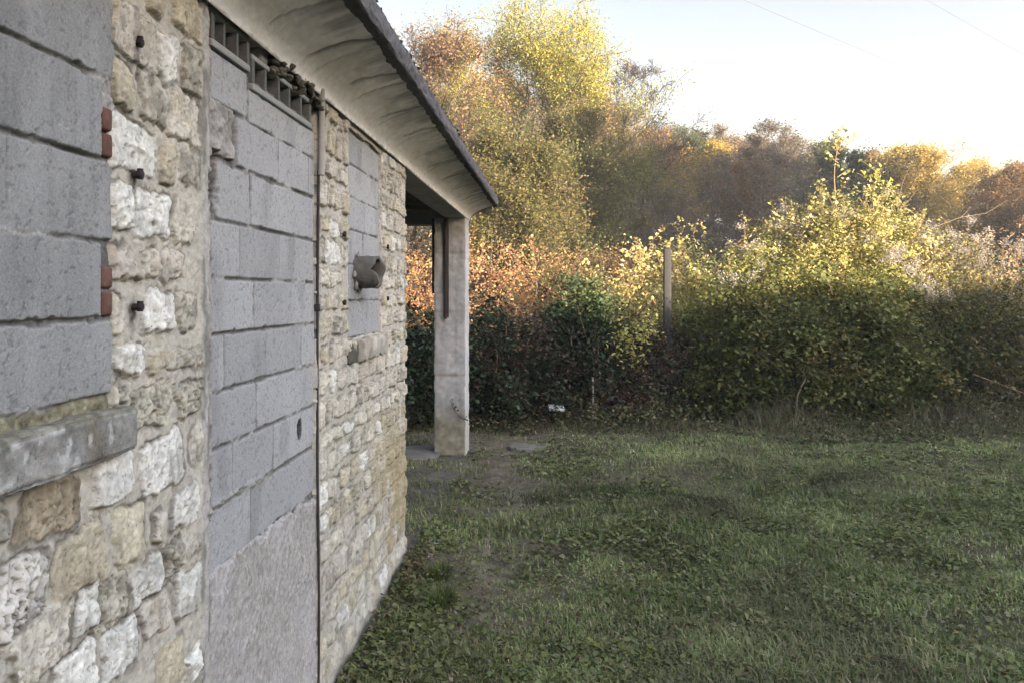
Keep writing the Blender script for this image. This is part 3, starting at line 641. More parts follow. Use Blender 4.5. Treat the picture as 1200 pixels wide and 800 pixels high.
def bush_points(blobs, n_clumps, per, spread, rng, shell=.45, zmin=0.0):
    vol=np.array([b[3]*b[4]+b[4]*b[5]+b[3]*b[5] for b in blobs]); k=rng.choice(len(blobs),n_clumps,p=vol/vol.sum())
    Bc=np.array([b[:3] for b in blobs])[k]; Br=np.array([b[3:6] for b in blobs])[k]
    d=rng.normal(size=(n_clumps,3)); d/=np.linalg.norm(d,axis=1)[:,None]
    r=1-shell*rng.random(n_clumps)**1.5
    r*=1+.30*fbm(d[:,0]*2.5+k*7,d[:,1]*2.5,3,77,d[:,2]*2.5)
    c=Bc+d*Br*r[:,None]; c=c[c[:,2]>zmin]
    m=len(c); cid=np.repeat(np.arange(m),per)
    P=c[cid]+rng.normal(size=(m*per,3))*spread*np.repeat(rng.uniform(.6,1.3,m),per)[:,None]*np.array([1,1,.8])
    P[:,2]=np.maximum(P[:,2],.03+rng.random(len(P))*.1)
    return P,cid,c
def stems_mesh(lines, mat, parent, name='stems'):
    b=MB()
    for (P,r,c) in lines: b.tube(P,r,c,4,False)
    return b.build(name,mat,parent,False)
def make_bush(name, label, cat, loc, blobs, pal, weights=None, clumps=900, per=26, spread=.11, size=.055, seed=1, shoots=0, shoot_len=(.4,.9), shoot_pal=None, mat=None, group=None, aspect=.6, clump_var=.35, top_pal=None, top_z=None, nstems=30, stem_c=(.10,.075,.05), zmin=0., shell=.45, fluff=None):
    rng=np.random.default_rng(seed); root=empty(name,loc); tag(root,label,cat,group)
    P,cid,cl=bush_points(blobs,clumps,per,spread,rng,shell,zmin)
    cp=palette(pal,len(cl),rng,weights,clump_var)[cid]; ind=palette(pal,len(P),rng,weights,.25); C=cp*.65+ind*.35
    if top_pal is not None:
        tc=palette(top_pal,len(P),rng,None,.25); m=sstep(top_z-.35,top_z+.35,P[:,2]+.35*fbm(P[:,0]*1.5,P[:,1]*1.5,3,seed))[:,None]
        m=(rng.random(len(P))[:,None]<m)*1.0; C=C*(1-m)+tc*m
    Vs,Fs,Cs=leaf_quads(P,size,C,rng,aspect=aspect)
    parts=[(Vs,Fs,Cs)]; lines=[]
    bl=np.array([b[:6] for b in blobs])
    sp=shoot_pal if shoot_pal is not None else pal
    for s in range(shoots):
        q=bl[rng.integers(len(bl))]; a=rng.uniform(0,2*pi); rr=math.sqrt(rng.random())*.9
        p0=q[:3]+np.array([math.cos(a)*rr*q[3],math.sin(a)*rr*q[4],q[5]*math.sqrt(max(.05,1-rr*rr))*.9])
        Ls=rng.uniform(*shoot_len); dr=np.array([rng.normal()*.35,rng.normal()*.35,1.]); dr/=np.linalg.norm(dr); t=np.linspace(0,1,9)[:,None]
        bend=np.array([rng.normal()*.25,rng.normal()*.25,-.12]); L=p0+dr*Ls*t+bend*Ls*t*t
        lines.append((L,np.linspace(.008,.002,9)*(.6+size*6),(.16,.10,.06)))
        nl=int(Ls*rng.uniform(18,34)); tt=rng.random(nl)**.8; Pp=p0+dr*Ls*tt[:,None]+bend*Ls*(tt*tt)[:,None]+rng.normal(size=(nl,3))*.035
        parts.append(leaf_quads(Pp,size*1.15,palette(sp,nl,rng,None,.25),rng,aspect=aspect))
    V=np.vstack([p[0] for p in parts]); off=np.cumsum([0]+[len(p[0]) for p in parts[:-1]]); F=np.vstack([p[1]+o for p,o in zip(parts,off)]); Cc=np.vstack([p[2] for p in parts])
    mesh_np('foliage',V,F,mat or M_leaf,root,Cc)
    for s in range(nstems):
        q=bl[rng.integers(len(bl))]; a=rng.uniform(0,2*pi); rr=rng.uniform(.1,.5)
        p0=np.array([q[0]+rng.normal()*q[3]*.3,q[1]+rng.normal()*q[4]*.3,0.]); p1=q[:3]+np.array([math.cos(a)*q[3],math.sin(a)*q[4],q[5]*.6])*rng.uniform(.5,1.0)
        t=np.linspace(0,1,8)[:,None]; L=p0*(1-t)+p1*t+np.array([0,0,.25])*np.sin(t*pi)+rng.normal(size=(8,3))*.03
        lines.append((L,np.linspace(.016,.004,8),np.array(stem_c)*rng.uniform(.6,1.6)))
    if lines: stems_mesh(lines,M_bark,root)['kind']='stuff'
    if fluff:
        nf,sz,pts=fluff; Pf=[]
        for (fx,fy,fz,sx,sy,sz_) in pts:
            Pf.append(np.array([fx,fy,fz])+rng.normal(size=(nf,3))*np.array([sx,sy,sz_]))
        Pf=np.vstack(Pf); rep=60; PP=np.repeat(Pf,rep,0)+rng.normal(size=(len(Pf)*rep,3))*.042
        Vq,Fq,Cq=leaf_quads(PP,sz,palette([(.36,.32,.28),(.29,.26,.23),(.40,.36,.31)],len(PP),rng),rng,aspect=.5); mesh_np('seed_heads',Vq,Fq,M_fluff,root,Cq)
    return root

GREEN=[(.045,.070,.022),(.06,.085,.03),(.035,.052,.02),(.085,.095,.03)]
DKG=[(.038,.062,.030),(.05,.072,.034),(.062,.08,.04),(.03,.045,.025)]
BRAM=[(.095,.05,.04),(.07,.062,.036),(.13,.065,.046),(.052,.058,.032),(.08,.045,.038)]
RUST=[(.42,.20,.09),(.38,.24,.10),(.46,.28,.12),(.30,.13,.07),(.34,.26,.12),(.40,.30,.13)]
YEL=[(.50,.42,.15),(.47,.42,.17),(.40,.37,.13),(.31,.31,.10),(.52,.40,.17),(.54,.47,.27)]
OLIVE=[(.10,.10,.03),(.14,.13,.035),(.08,.085,.03),(.18,.16,.045)]
FLF=lambda *p: p
make_bush('ivy_bush','low dark green ivy bush seen through the open bay behind the pillar','bush',(0,0,0),
  [(-3.3,12.6,.5,1.2,.8,1.3),(-2.2,12.4,.4,.9,.8,1.35),(-1.25,12.6,.5,.9,.8,1.25),(-4.6,12.8,.5,1.2,.8,1.4)],DKG,None,1100,34,.12,.07,11,12,(.2,.5),mat=M_dark,aspect=.75)
make_bush('bramble_thicket','dark reddish brown bramble thicket in shade right of the pillar','brambles',(0,0,0),
  [(-.5,12.6,.5,.95,.8,1.15),(.3,12.75,.5,.95,.8,1.1),(1.0,13.0,.4,.9,.8,1.15),(1.6,13.2,.4,.7,.6,1.1),(-1.1,12.3,.3,.6,.6,1.0)],BRAM+DKG[:2],None,1300,34,.12,.062,12,40,(.2,.5),nstems=60,stem_c=(.12,.085,.06))
make_bush('ivy_mound','rounded dark green ivy mound rising from the brambles','bush',(0,0,0),
  [(.30,12.9,1.0,.60,.5,1.22),(.62,13.05,.9,.5,.5,1.10)],GREEN+DKG,None,460,34,.10,.062,13,8,(.2,.4),mat=M_dark,aspect=.75)
make_bush('rusty_bramble_bank','sunlit rust and pink bramble bank behind the dark thicket','brambles',(0,0,0),
  [(-5.5,16.4,.6,1.9,1.1,2.1),(-3.6,16.2,.6,1.6,1.0,2.1),(-1.9,16.0,.6,1.5,1.0,2.15),(-.4,16.1,.6,1.4,1.0,2.2),(1.0,16.4,.6,1.3,1.0,2.2),(2.3,16.8,.5,1.2,1.0,2.1)],RUST+[(.42,.25,.17),(.36,.19,.13)],None,3400,28,.13,.055,14,210,(.35,.9),shoot_pal=RUST+[(.45,.25,.15)],nstems=30,zmin=.6)
make_bush('yellow_shrub','golden yellow shrub in the sun beside the concrete post','shrub',(0,0,0),
  [(.9,14.9,1.1,.75,.7,1.30),(1.6,15.1,1.2,.8,.7,1.50),(2.4,15.3,1.2,.8,.7,1.6),(.5,14.6,.7,.5,.5,1.0),(1.3,13.9,1.0,.6,.5,1.25)],YEL+[(.36,.20,.10)],None,800,26,.12,.068,15,46,(.35,.85),nstems=26)
make_bush('sun_patch_leaves','pale yellow leaves standing in for a sunlit patch low in a gap of the dark hedge','shrub',(0,0,0),
  [(1.10,12.2,1.22,.26,.2,.28),(1.35,12.25,1.42,.16,.14,.15)],[(.55,.45,.13),(.48,.40,.12),(.40,.38,.12),(.2,.2,.06)],None,46,9,.09,.062,16,0,nstems=0,zmin=.6,mat=M_leaf)  # patch of sunlight in the hedge gap, put in as pale leaf colour
make_bush('hazel_bush','big dome-shaped olive green bush in the middle of the hedge','bush',(0,0,0),
  [(3.9,13.2,.9,1.7,1.1,1.60),(2.8,13.2,.7,.9,.9,1.55),(5.0,13.2,.7,1.1,.9,1.45),(3.6,12.7,.5,1.4,.8,1.4),(4.6,12.8,.5,1.2,.8,1.35)],[(.11,.13,.04),(.15,.155,.05),(.085,.10,.035),(.18,.165,.05),(.13,.14,.04),(.25,.21,.07),(.07,.08,.03)],None,1500,40,.13,.072,17,26,(.2,.5),nstems=80,stem_c=(.13,.10,.07),clump_var=.6,top_pal=[(.20,.20,.05),(.30,.27,.07),(.14,.15,.04)],top_z=2.7)  # yellower leaves in the palette stand for sunlit ones
fl=[]
rf=np.random.default_rng(99)
make_bush('clematis_mound','tall sunlit yellow mound hung with white clematis seed heads','shrub',(0,0,0),
  [(3.9,14.4,2.1,.9,.8,1.15),(4.9,14.5,2.4,1.15,.8,1.25),(5.7,14.6,2.2,1.0,.8,1.35),(3.1,14.2,1.8,.8,.7,1.0),(2.3,14.0,1.4,.6,.6,.9),(4.6,14.3,1.2,2.0,1.0,1.4),(4.4,14.0,2.5,.5,.5,.75),(5.1,14.1,2.8,.9,.55,.55)],YEL+OLIVE[1:]+[(.28,.28,.08),(.22,.23,.07)],None,1700,36,.11,.058,18,90,(.3,.9),clump_var=.5,nstems=30,
  fluff=(11,.034,[(4.0,14.1,3.1,.35,.12,.16),(4.75,14.0,3.25,.35,.12,.20),(5.0,13.9,2.9,.25,.12,.12),(4.4,14.1,2.75,.3,.1,.12),(3.4,13.9,2.7,.3,.1,.10),(5.4,13.5,2.55,.10,.1,.10),(5.55,13.1,2.3,.12,.1,.10),(5.75,12.9,2.05,.12,.1,.10),(2.9,12.9,2.2,.2,.1,.12)]))
make_bush('old_mans_beard','grey green scrub with fluffy grey seed heads right of the yellow mound','shrub',(0,0,0),
  [(6.5,14.8,1.9,.7,.7,1.40),(7.1,15.0,1.7,.6,.7,1.25),(6.1,14.6,1.3,.9,.8,1.4)],[(.18,.165,.085),(.23,.20,.10),(.13,.125,.075),(.30,.24,.10)],None,1000,24,.12,.055,19,22,(.3,.7),
  fluff=(9,.034,[(6.3,14.4,3.0,.28,.12,.14),(6.9,14.6,2.95,.3,.12,.14),(7.5,14.6,2.85,.35,.12,.12),(6.6,14.3,2.5,.3,.12,.16),(7.3,14.5,2.45,.3,.1,.12)]))
make_bush('hedge_bush','dull olive hedge bush in shade at the right edge with a few orange leaves','bush',(0,0,0),
  [(6.3,13.4,.6,1.1,.9,1.45),(7.2,13.5,.7,1.1,.9,1.6),(8.3,13.6,.7,1.2,.9,1.6),(9.6,13.8,.7,1.4,.9,1.7)],OLIVE+GREEN[:2]+[(.15,.11,.06),(.11,.085,.055),(.24,.19,.06)],None,1300,34,.14,.066,20,30,(.25,.6),nstems=60,top_pal=[(.32,.26,.08),(.36,.24,.09),(.2,.19,.06)],top_z=2.15)
make_bush('dry_grass_bank','sunlit pinkish bank of dry stalks beyond the right of the hedge','dry grass',(0,0,0),
  [(8.1,16.0,.6,1.3,1.0,2.45),(9.6,16.2,.6,1.6,1.0,2.5),(11.6,16.4,.6,1.8,1.0,2.4)],[(.44,.29,.19),(.40,.27,.15),(.47,.36,.20),(.34,.28,.12)],None,1500,22,.15,.06,21,90,(.3,.7),zmin=.8,aspect=.3,nstems=10)
# young tree sticking out of the mound
def sapling(label, base, top, seed, pal, n=6, leaf=.075, name='sapling', cat='sapling'):
    rng=np.random.default_rng(seed); root=empty(name,tuple(base)); tag(root,label,cat); b=MB(); base=np.array(base,float); top=np.array(top,float)
    t=np.linspace(0,1,12)[:,None]; L=(top-base)*t+np.array([.06,.0,0])*np.sin(t*pi*2); b.tube(L,np.linspace(.022,.004,12),(.20,.14,.08),5,False); P=[]
    for k in range(n):
        f=rng.uniform(.62,.97); p0=(top-base)*f; d=np.array([rng.normal()*.8,rng.normal()*.4,.55]); d/=np.linalg.norm(d); Ls=rng.uniform(.2,.5); tt=np.linspace(0,1,6)[:,None]
        l=p0+d*Ls*tt; b.tube(l,np.linspace(.008,.002,6),(.20,.14,.08),4,False); P.append(l[rng.integers(2,6,9)]+rng.normal(size=(9,3))*.05)
    P.append(L[rng.integers(8,12,14)]+rng.normal(size=(14,3))*.05)
    b.build('stem',M_bark,root); P=np.vstack(P); V,F,C=leaf_quads(P,leaf,palette(pal,len(P),rng),rng,aspect=.7,droop=.6); mesh_np('foliage',V,F,M_leaf,root,C)
sapling('thin sapling with golden leaves poking above the clematis mound','' or (4.75,14.6,2.6),(4.95,14.6,4.72),31,YEL,7,.085)
sapling('shorter leafy shoot standing just right of the golden sapling',(5.45,14.7,2.6),(5.65,14.7,4.10),32,[(.38,.36,.08),(.30,.30,.08)],6,.08)
def dead_branch(label, pts, r, forks=()):
    root=MB(); root.tube(pts,np.linspace(r,r*.25,len(pts)),(.13,.10,.07),5,False)
    for f in forks: root.tube(f,np.linspace(r*.6,r*.2,len(f)),(.13,.10,.07),5,False)
    o=root.build('bare_branch',M_bark); tag(o,label,'branch'); return o
dead_branch('bare forked twig standing upright out of the hedge top',[(5.75,14.3,2.6),(5.78,14.3,3.3),(5.86,14.3,3.8),(6.0,14.3,4.15)],.011,[[(5.79,14.3,3.35),(5.95,14.3,3.5),(6.12,14.3,3.72)]])
dead_branch('long bare branch arching out to the right over the dry bank',[(5.8,14.0,2.7),(6.25,14.0,3.05),(6.7,14.0,3.22),(7.1,14.0,3.28),(7.45,14.0,3.5)],.011,[[(6.7,14,3.22),(6.8,14,3.32),(6.85,14,3.40)],[(6.25,14,3.05),(6.4,13.9,3.2)]])
dead_branch('leafless stick leaning out of the shaded hedge foot at right',[(6.2,12.6,.75),(6.7,12.5,.55),(7.2,12.4,.35),(7.8,12.3,.1)],.018,[[(6.7,12.5,.55),(6.6,12.4,.4)]])

# ------------------------------------------------------------------ trees
def skeleton(rng, height, crown_r, trunk_h, levels=4, up=.25, n0=9, pw=1.0, tk=.013):
    segs=[]; tips=[]
    def grow(p,d,L,r,lv):
        n=5 if lv<2 else 3; P=[p]; q=p.copy(); dd=d.copy()
        for i in range(n):
            dd=dd+rng.normal(size=3)*.13+np.array([0,0,up*.18]); dd/=np.linalg.norm(dd); q=q+dd*L/n; P.append(q.copy())
        P=np.array(P); segs.append((P,np.linspace(r,r*.45,n+1),lv))
        if lv>=levels: tips.append(P); return
        if lv>=levels-1: tips.append(P)
        k=[0,6,5,4,3][min(lv,4)]
        for c in range(k):
            f=rng.uniform(.25,1.0); pi_=P[min(n,int(f*n+.5))]; a=rng.normal(size=3); a-=dd*(a@dd); a/=np.linalg.norm(a)
            nd=dd*rng.uniform(.5,.95)+a*rng.uniform(.5,.9)+np.array([0,0,up*.5]); nd/=np.linalg.norm(nd)
            grow(pi_,nd,L*rng.uniform(.45,.65),r*.42,lv+1)
    T=np.array([[0,0,-.3]]+[[rng.normal()*.05*height*.1*i,rng.normal()*.05*height*.1*i,height*.92*i/9] for i in range(1,10)]); r0=height*tk
    segs.append((T,np.linspace(r0,r0*.15,10),0))
    for c in range(n0):
        f=(trunk_h+(1-trunk_h)*(c+rng.random()*.6)/n0); z=f*.92*height; i=f*9; p=T[int(i)]*(1-i%1)+T[min(9,int(i)+1)]*(i%1)
        prof=math.sin(min(1,max(.12,(1-(f-trunk_h)/(1-trunk_h))*.8+.12))*pi*.6)**pw
        a=c*2.4+rng.random(); L=crown_r*prof*rng.uniform(.75,1.1); d=np.array([math.cos(a),math.sin(a),.35+.55*f]); d/=np.linalg.norm(d)
        grow(p,d,L,r0*(1-f)*.7+.012,1)
    return segs,tips
def tree_meshes(seed, height, crown_r, trunk_h, pal, leaf, per, weights=None, levels=4, n0=10, twig_c=(.07,.055,.042), up=.25, jitter=.22, top_pal=None, top_z=9., twig_k=3, pw=1.0, tk=.013):
    rng=np.random.default_rng(seed); segs,tips=skeleton(rng,height,crown_r,trunk_h,levels,up,n0,pw,tk)
    tb=MB(); tw=MB()
    for P,r,lv in segs:
        c=np.array(twig_c)*rng.uniform(.75,1.25)
        (tb if lv<=2 else tw).tube(P,np.maximum(r,height*.0007),c,6 if lv<1 else 4 if lv<3 else twig_k,False)
    out=[]
    for q in tips:
        k=rng.poisson(per)
        if k: 
            t=rng.random(k)*(len(q)-1); i=t.astype(int); f=(t-i)[:,None]; out.append((q[i]*(1-f)+q[np.minimum(i+1,len(q)-1)]*f, rng.integers(1<<30)))
    P=np.vstack([o[0] for o in out]); cid=np.repeat(np.arange(len(out)),[len(o[0]) for o in out])
    P=P+rng.normal(size=P.shape)*jitter
    cl=palette(pal,len(out),rng,weights,.25)[cid]; C=cl*.6+palette(pal,len(P),rng,weights,.3)*.4
    if top_pal is not None:
        m=(rng.random(len(P))<sstep(top_z-1.6,top_z+1.4,P[:,2]+1.2*fbm(P[:,0]*.5,P[:,1]*.5,3,seed)))[:,None]; C=np.where(m,palette(top_pal,len(P),rng,None,.25),C)
    V,F,Cc=leaf_quads(P,leaf,C,rng,up=.3)
    if tw.n:
        off=len(V); V=np.vstack([V]+tw.V); F=np.vstack([F]+[f+off for f in tw.F]); Cc=np.vstack([Cc]+tw.C)
    return tb,(V,F,Cc)
def make_tree(name,label,cat,loc,meshes,group=None,scale=1.,rz=0.):
    root=empty(name,loc); tag(root,label,cat,group); tb,(V,F,C)=meshes
    tb.build('trunk',M_bark,root,True); mesh_np('crown',V,F,M_leaf,root,C); root.scale=(scale,)*3; root.rotation_euler=(0,0,rz); return root
def tz(x,y): return float(terrain(np.array(x),np.array(y)))
def copy_tree(src, loc, rz, s, label, group=None):
    r=src.copy(); col.objects.link(r); r.location=loc; r.rotation_euler=(0,0,rz); r.scale=(s[0],s[0],s[1]); r['label']=label
    if group: r['group']=group
    for ch in src.children:
        c=ch.copy(); col.objects.link(c); c.parent=r
    return r
YG=[(.13,.14,.035),(.16,.165,.04),(.10,.115,.035),(.085,.095,.03),(.20,.17,.05)]
make_tree('maple_tree','tall yellow-topped green tree rising behind the eaves','tree',(-1.1,30,tz(-1.1,30)),
  tree_meshes(46,9.5,4.5,.10,YG,.078,34,None,4,24,pw=.62,top_pal=[(.34,.31,.07),(.31,.295,.075),(.27,.28,.07),(.33,.25,.07)],top_z=7.9,jitter=.22))  # upper leaves coloured yellower to stand for the sunlit top
make_tree('cherry_tree','rusty thin-leaved tree left of the tall yellow tree','tree',(-4.6,27.5,tz(-4.6,27.5)),
  tree_meshes(42,10.0,3.9,.10,[(.22,.13,.085),(.20,.135,.075),(.27,.17,.085),(.16,.13,.075),(.18,.12,.095)],.08,12,None,4,22,twig_c=(.065,.05,.048),jitter=.16))
make_tree('olive_thicket_tree','low bushy olive tree standing in front of the tall yellow tree','tree',(-1.2,24,tz(-1.2,24)),
  tree_meshes(43,6.2,2.5,.05,[(.11,.11,.035),(.085,.09,.03),(.14,.13,.045),(.17,.11,.05)],.08,22,None,4,18,jitter=.17))
make_tree('hornbeam_tree','dull olive bushy tree low at the right side of the tall yellow tree','tree',(.6,28,tz(.6,28)),
  tree_meshes(44,7.6,2.1,.05,[(.10,.105,.035),(.13,.125,.04),(.085,.085,.035),(.15,.11,.06)],.085,20,None,4,18,jitter=.17))
make_tree('bare_tree','leafless grey twiggy tree right of the tall yellow tree','tree',(3.3,37,tz(3.3,37)),
  tree_meshes(45,10.8,3.9,.10,[(.24,.16,.08)],.12,.12,None,5,12,twig_c=(.05,.042,.04),jitter=.2,tk=.008))
# wood on the far hillside
KINDS=[('brown_tree','grey brown half-bare tree in the wood on the far hillside','grey brown trees on the hillside',[(.15,.112,.078),(.18,.13,.085),(.13,.10,.075),(.115,.10,.055)],3.0,(.13,.105,.09)),
       ('oak_tree','rust orange autumn oak in the wood on the far hillside','rust orange oaks on the hillside',[(.26,.15,.065),(.22,.13,.06),(.30,.19,.07),(.18,.125,.06)],5.5,(.12,.09,.06)),
       ('golden_tree','golden yellow autumn tree in the wood on the far hillside','golden trees on the hillside',[(.42,.29,.07),(.38,.28,.08),(.32,.24,.07)],5.5,(.13,.10,.07)),
       ('green_tree','dark green tree in the wood on the far hillside','dark green trees on the hillside',[(.06,.08,.035),(.08,.09,.035),(.05,.06,.03),(.11,.11,.04)],6.0,(.10,.085,.06))]
protos={}
rng=np.random.default_rng(12)
for k,(nm,lab,grp,pal,per,tc) in enumerate(KINDS):
    protos[k]=[tree_meshes(60+10*k+v,9.0,3.7,.03,pal,.17,per*1.7,None,4,12,twig_c=tc,jitter=.24) for v in range(2)]
first={}
spots=[]
for yy in (40,44.5,49.5,55,61,67,73,79,85,92):
    xs=np.arange(-.10*yy-3, yy*.60+7, 3.5+yy*.02)
    for xx in xs:
        x=xx+rng.normal()*1.0; y=yy+rng.normal()*1.2
        if (x<4 and y<46) or (x>13 and y<52): continue
        spots.append((x,y))
for (x,y) in spots:
    ax=x/y
    k=rng.choice(4,p=[.56,.28,.08,.08] if ax<.36 else [.20,.26,.46,.08]); v=int(rng.integers(2))
    s=rng.uniform(.72,1.05)*(.62 if y<48 else .85 if y<56 else .95); sz=s*rng.uniform(.85,1.05); z=tz(x,y)-.2; rz=rng.uniform(0,2*pi)
    nm,lab,grp,_,_,_=KINDS[k]
    if (k,v) not in first:
        o=make_tree(nm,lab,'tree',(x,y,z),protos[k][v],grp,s,rz); o.scale=(s,s,sz); first[(k,v)]=o
    else: copy_tree(first[(k,v)],(x,y,z),rz,(s,sz),lab,grp)

# ------------------------------------------------------------------ yard floor: grass, weeds, leaves
def in_view(x,y): return (x<.60*y+.6)
def yard_points(n, rng, y0=3.0, y1=13.4, power=1.6):
    u=rng.random(n); y=(y0**(1-power)+(y1**(1-power)-y0**(1-power))*u)**(1/(1-power)); x=-1.09+rng.random(n)*(.62*y+2.0+1.09)
    return x,y
def pathmask(x,y): return np.exp(-((x+.5+.12*np.sin(y*.8))/.45)**2)*sstep(2.5,4,y)
rng=np.random.default_rng(20)
x,y=yard_points(420000,rng,2.2,13.6,1.5); xb=rng.uniform(-4.5,-1.09,30000); yb=rng.uniform(6.3,13,30000); x=np.concatenate([x,xb]); y=np.concatenate([y,yb])
dens=np.clip(.62+.6*fbm(x*.8,y*.8,4,140)+.45*fbm(x*3.2,y*3.2,3,141),.06,1)*(1-.62*pathmask(x,y))*(1-.8*np.exp(-((x+1.05)/.2)**2)*(y<6.5))
k=rng.random(len(x))<dens; x=x[k]; y=y[k]; n=len(x)
tall=np.clip(.6+.7*fbm(x*.7+5,y*.7,3,142)+.45*fbm(x*3.0,y*3.0,3,146),.2,1.8); tall*=1+.9*sstep(11.4,12.6,y)
L=.055*tall*rng.uniform(.5,1.6,n); a=rng.uniform(0,2*pi,n); lean=rng.uniform(.2,1.3,n); wd=.0022+.0014*rng.random(n)+.00028*y
z=terrain(x,y); d=np.stack([np.cos(a),np.sin(a),np.zeros(n)],1); sd=np.stack([-np.sin(a+rng.normal(size=n)*.5),np.cos(a),np.zeros(n)],1)
B0=np.stack([x,y,z],1); up=np.array([0,0,1.])
mid=B0+d*(L*lean*.25)[:,None]+up*(L*.6)[:,None]; tip=B0+d*(L*lean*.85)[:,None]+up*(L*np.clip(1.05-.4*lean,.35,1))[:,None]
V=np.stack([B0-sd*wd[:,None],B0+sd*wd[:,None],mid+sd*wd[:,None]*.8,mid-sd*wd[:,None]*.8,tip+sd*wd[:,None]*.15,tip-sd*wd[:,None]*.15],1).reshape(-1,3)
i=np.arange(n)*6; F=np.concatenate([np.stack([i,i+1,i+2,i+3],1),np.stack([i+3,i+2,i+4,i+5],1)])
gcol=palette([(.185,.225,.078),(.22,.25,.10),(.14,.17,.066),(.25,.235,.12),(.35,.30,.20)],n,rng,[.3,.25,.2,.15,.10],.22)
tone=fbm(x*.6,y*.6,3,143)[:,None]; gcol=gcol*(1+.5*tone+.38*fbm(x*2.2,y*2.2,3,145)[:,None]); br=sstep(.0,.7,fbm(x*1.4,y*1.1,3,144))[:,None]*.45; gcol=gcol*(1-br)+np.array([.165,.14,.085])*br
fy=sstep(11,12.5,y)[:,None]*.45; gcol=gcol*(1-fy)+np.array([.10,.082,.058])*fy
o=mesh_np('meadow_grass',V,F,M_grass,None,np.repeat(np.clip(gcol,.01,1),6,axis=0)); tag(o,'short rough green grass covering the shaded yard','grass',kind='stuff')
# flat-leaved weeds
x,y=yard_points(150000,rng,2.2,12.8,1.7)
dens=np.clip(.22+1.1*fbm(x*1.2+9,y*1.2,4,150),0,1)*(1-.55*pathmask(x,y)); k=rng.random(len(x))<dens; x=x[k]; y=y[k]; n=len(x)
P=np.stack([x,y,terrain(x,y)+rng.uniform(.008,.05,n)],1); V,F,C=leaf_quads(P,.030+.0018*y,palette([(.115,.13,.045),(.14,.15,.06),(.175,.175,.09),(.09,.10,.035),(.14,.15,.04)],n,rng,None,.25),rng,up=1.2,aspect=.75)
o=mesh_np('clover_weeds',V,F,M_grass,None,C); tag(o,'low broad-leaved weeds and clover scattered through the grass','weeds',kind='stuff')
x,y=yard_points(5200,rng,2.2,13.4,1.5); n=len(x); P=np.stack([x,y,terrain(x,y)+rng.uniform(.006,.05,n)],1)
V,F,C=leaf_quads(P,.034,palette([(.22,.15,.07),(.30,.24,.10),(.14,.09,.055),(.36,.31,.17),(.12,.05,.04)],n,rng,[.3,.15,.35,.08,.12]),rng,up=1.5,aspect=.65)
o=mesh_np('fallen_leaves',V,F,M_leaf,None,C); tag(o,'scattered dry brown and yellow fallen leaves on the grass','leaves',kind='stuff')
x,y=yard_points(7000,rng,2.2,12.0,1.5); dens=np.clip(.1+.9*fbm(x*.9+3,y*.9+7,3,151)+.2*sstep(0,2.5,x),0,1)*(1-.7*pathmask(x,y)); k=rng.random(len(x))<dens; x=x[k]; y=y[k]; n=len(x)
cx=np.repeat(x,5)+rng.normal(size=5*n)*.03; cy=np.repeat(y,5)+rng.normal(size=5*n)*.03; P=np.stack([cx,cy,terrain(cx,cy)+rng.uniform(.02,.075,5*n)],1)
V,F,C=leaf_quads(P,.040,np.repeat(palette([(.125,.14,.055),(.15,.155,.07),(.18,.175,.10),(.10,.11,.035),(.16,.155,.075)],n,rng,None,.25),5,0),rng,up=.9,aspect=.55)
o=mesh_np('dock_weeds',V,F,M_grass,None,C); tag(o,'pale coarse-leaved weeds standing in clumps through the yard grass','weeds',kind='stuff')
# dry stems and scrub at the hedge foot
n=15000; x=rng.uniform(-3.2,10,n); y=11.2+2.0*rng.random(n)**.7+.35*fbm(x*.6,x*0,3,160)+.35*(x>1.5)*rng.random(n); L=rng.uniform(.08,.60,n)*(.3+.7*sstep(11.2,12.8,y))*np.clip(.7+.9*fbm(x*.9,y*.9,3,161),.25,1.5); a=rng.uniform(0,2*pi,n); lean=rng.uniform(.2,1.9,n); wd=rng.uniform(.003,.006,n)
keep=~((x<-1.1)&(y<11)); z=terrain(x,y); d=np.stack([np.cos(a),np.sin(a)*.6,0*a],1); sd=np.stack([np.ones(n),0*a,0*a],1); B0=np.stack([x,y,z],1)
mid=B0+d*(L*lean*.3)[:,None]+up*(L*.6)[:,None]; tip=B0+d*(L*lean)[:,None]+up*(L*np.clip(1.1-.5*lean,.1,1))[:,None]
V=np.stack([B0-sd*wd[:,None],B0+sd*wd[:,None],mid+sd*wd[:,None]*.7,mid-sd*wd[:,None]*.7,tip+sd*wd[:,None]*.3,tip-sd*wd[:,None]*.3],1).reshape(-1,3)
i=np.arange(n)*6; F=np.concatenate([np.stack([i,i+1,i+2,i+3],1),np.stack([i+3,i+2,i+4,i+5],1)])
C=palette([(.13,.115,.07),(.10,.11,.05),(.18,.155,.10),(.085,.105,.045),(.12,.08,.055)],n,rng,None,.25); C=np.repeat(C,6,axis=0)
m=70000; x=rng.uniform(-3.2,10.2,m); y=11.2+2.1*rng.random(m)**.75+.35*fbm(x*.6,x*0,3,160); hh=(.10+.75*sstep(11.2,12.9,y))*np.clip(.55+.8*fbm(x*1.1,y*1.1,3,162),.1,1.3); P=np.stack([x,y,terrain(x,y)+rng.random(m)*hh],1)
k=rng.random(m)<np.clip(.45+.9*fbm(x*1.3,y*1.3,3,163),.1,1); P=P[k]; V2,F2,C2=leaf_quads(P,.05,palette([(.095,.115,.045),(.075,.09,.035),(.13,.13,.06),(.11,.075,.05),(.18,.15,.085)],len(P),rng,None,.25),rng,aspect=.55)
F=np.vstack([F,F2+len(V)]); V=np.vstack([V,V2]); C=np.vstack([C,C2])
o=mesh_np('dry_undergrowth',V,F,M_grass,None,C); tag(o,'tangle of dry stems and weeds along the hedge foot','undergrowth',kind='stuff')
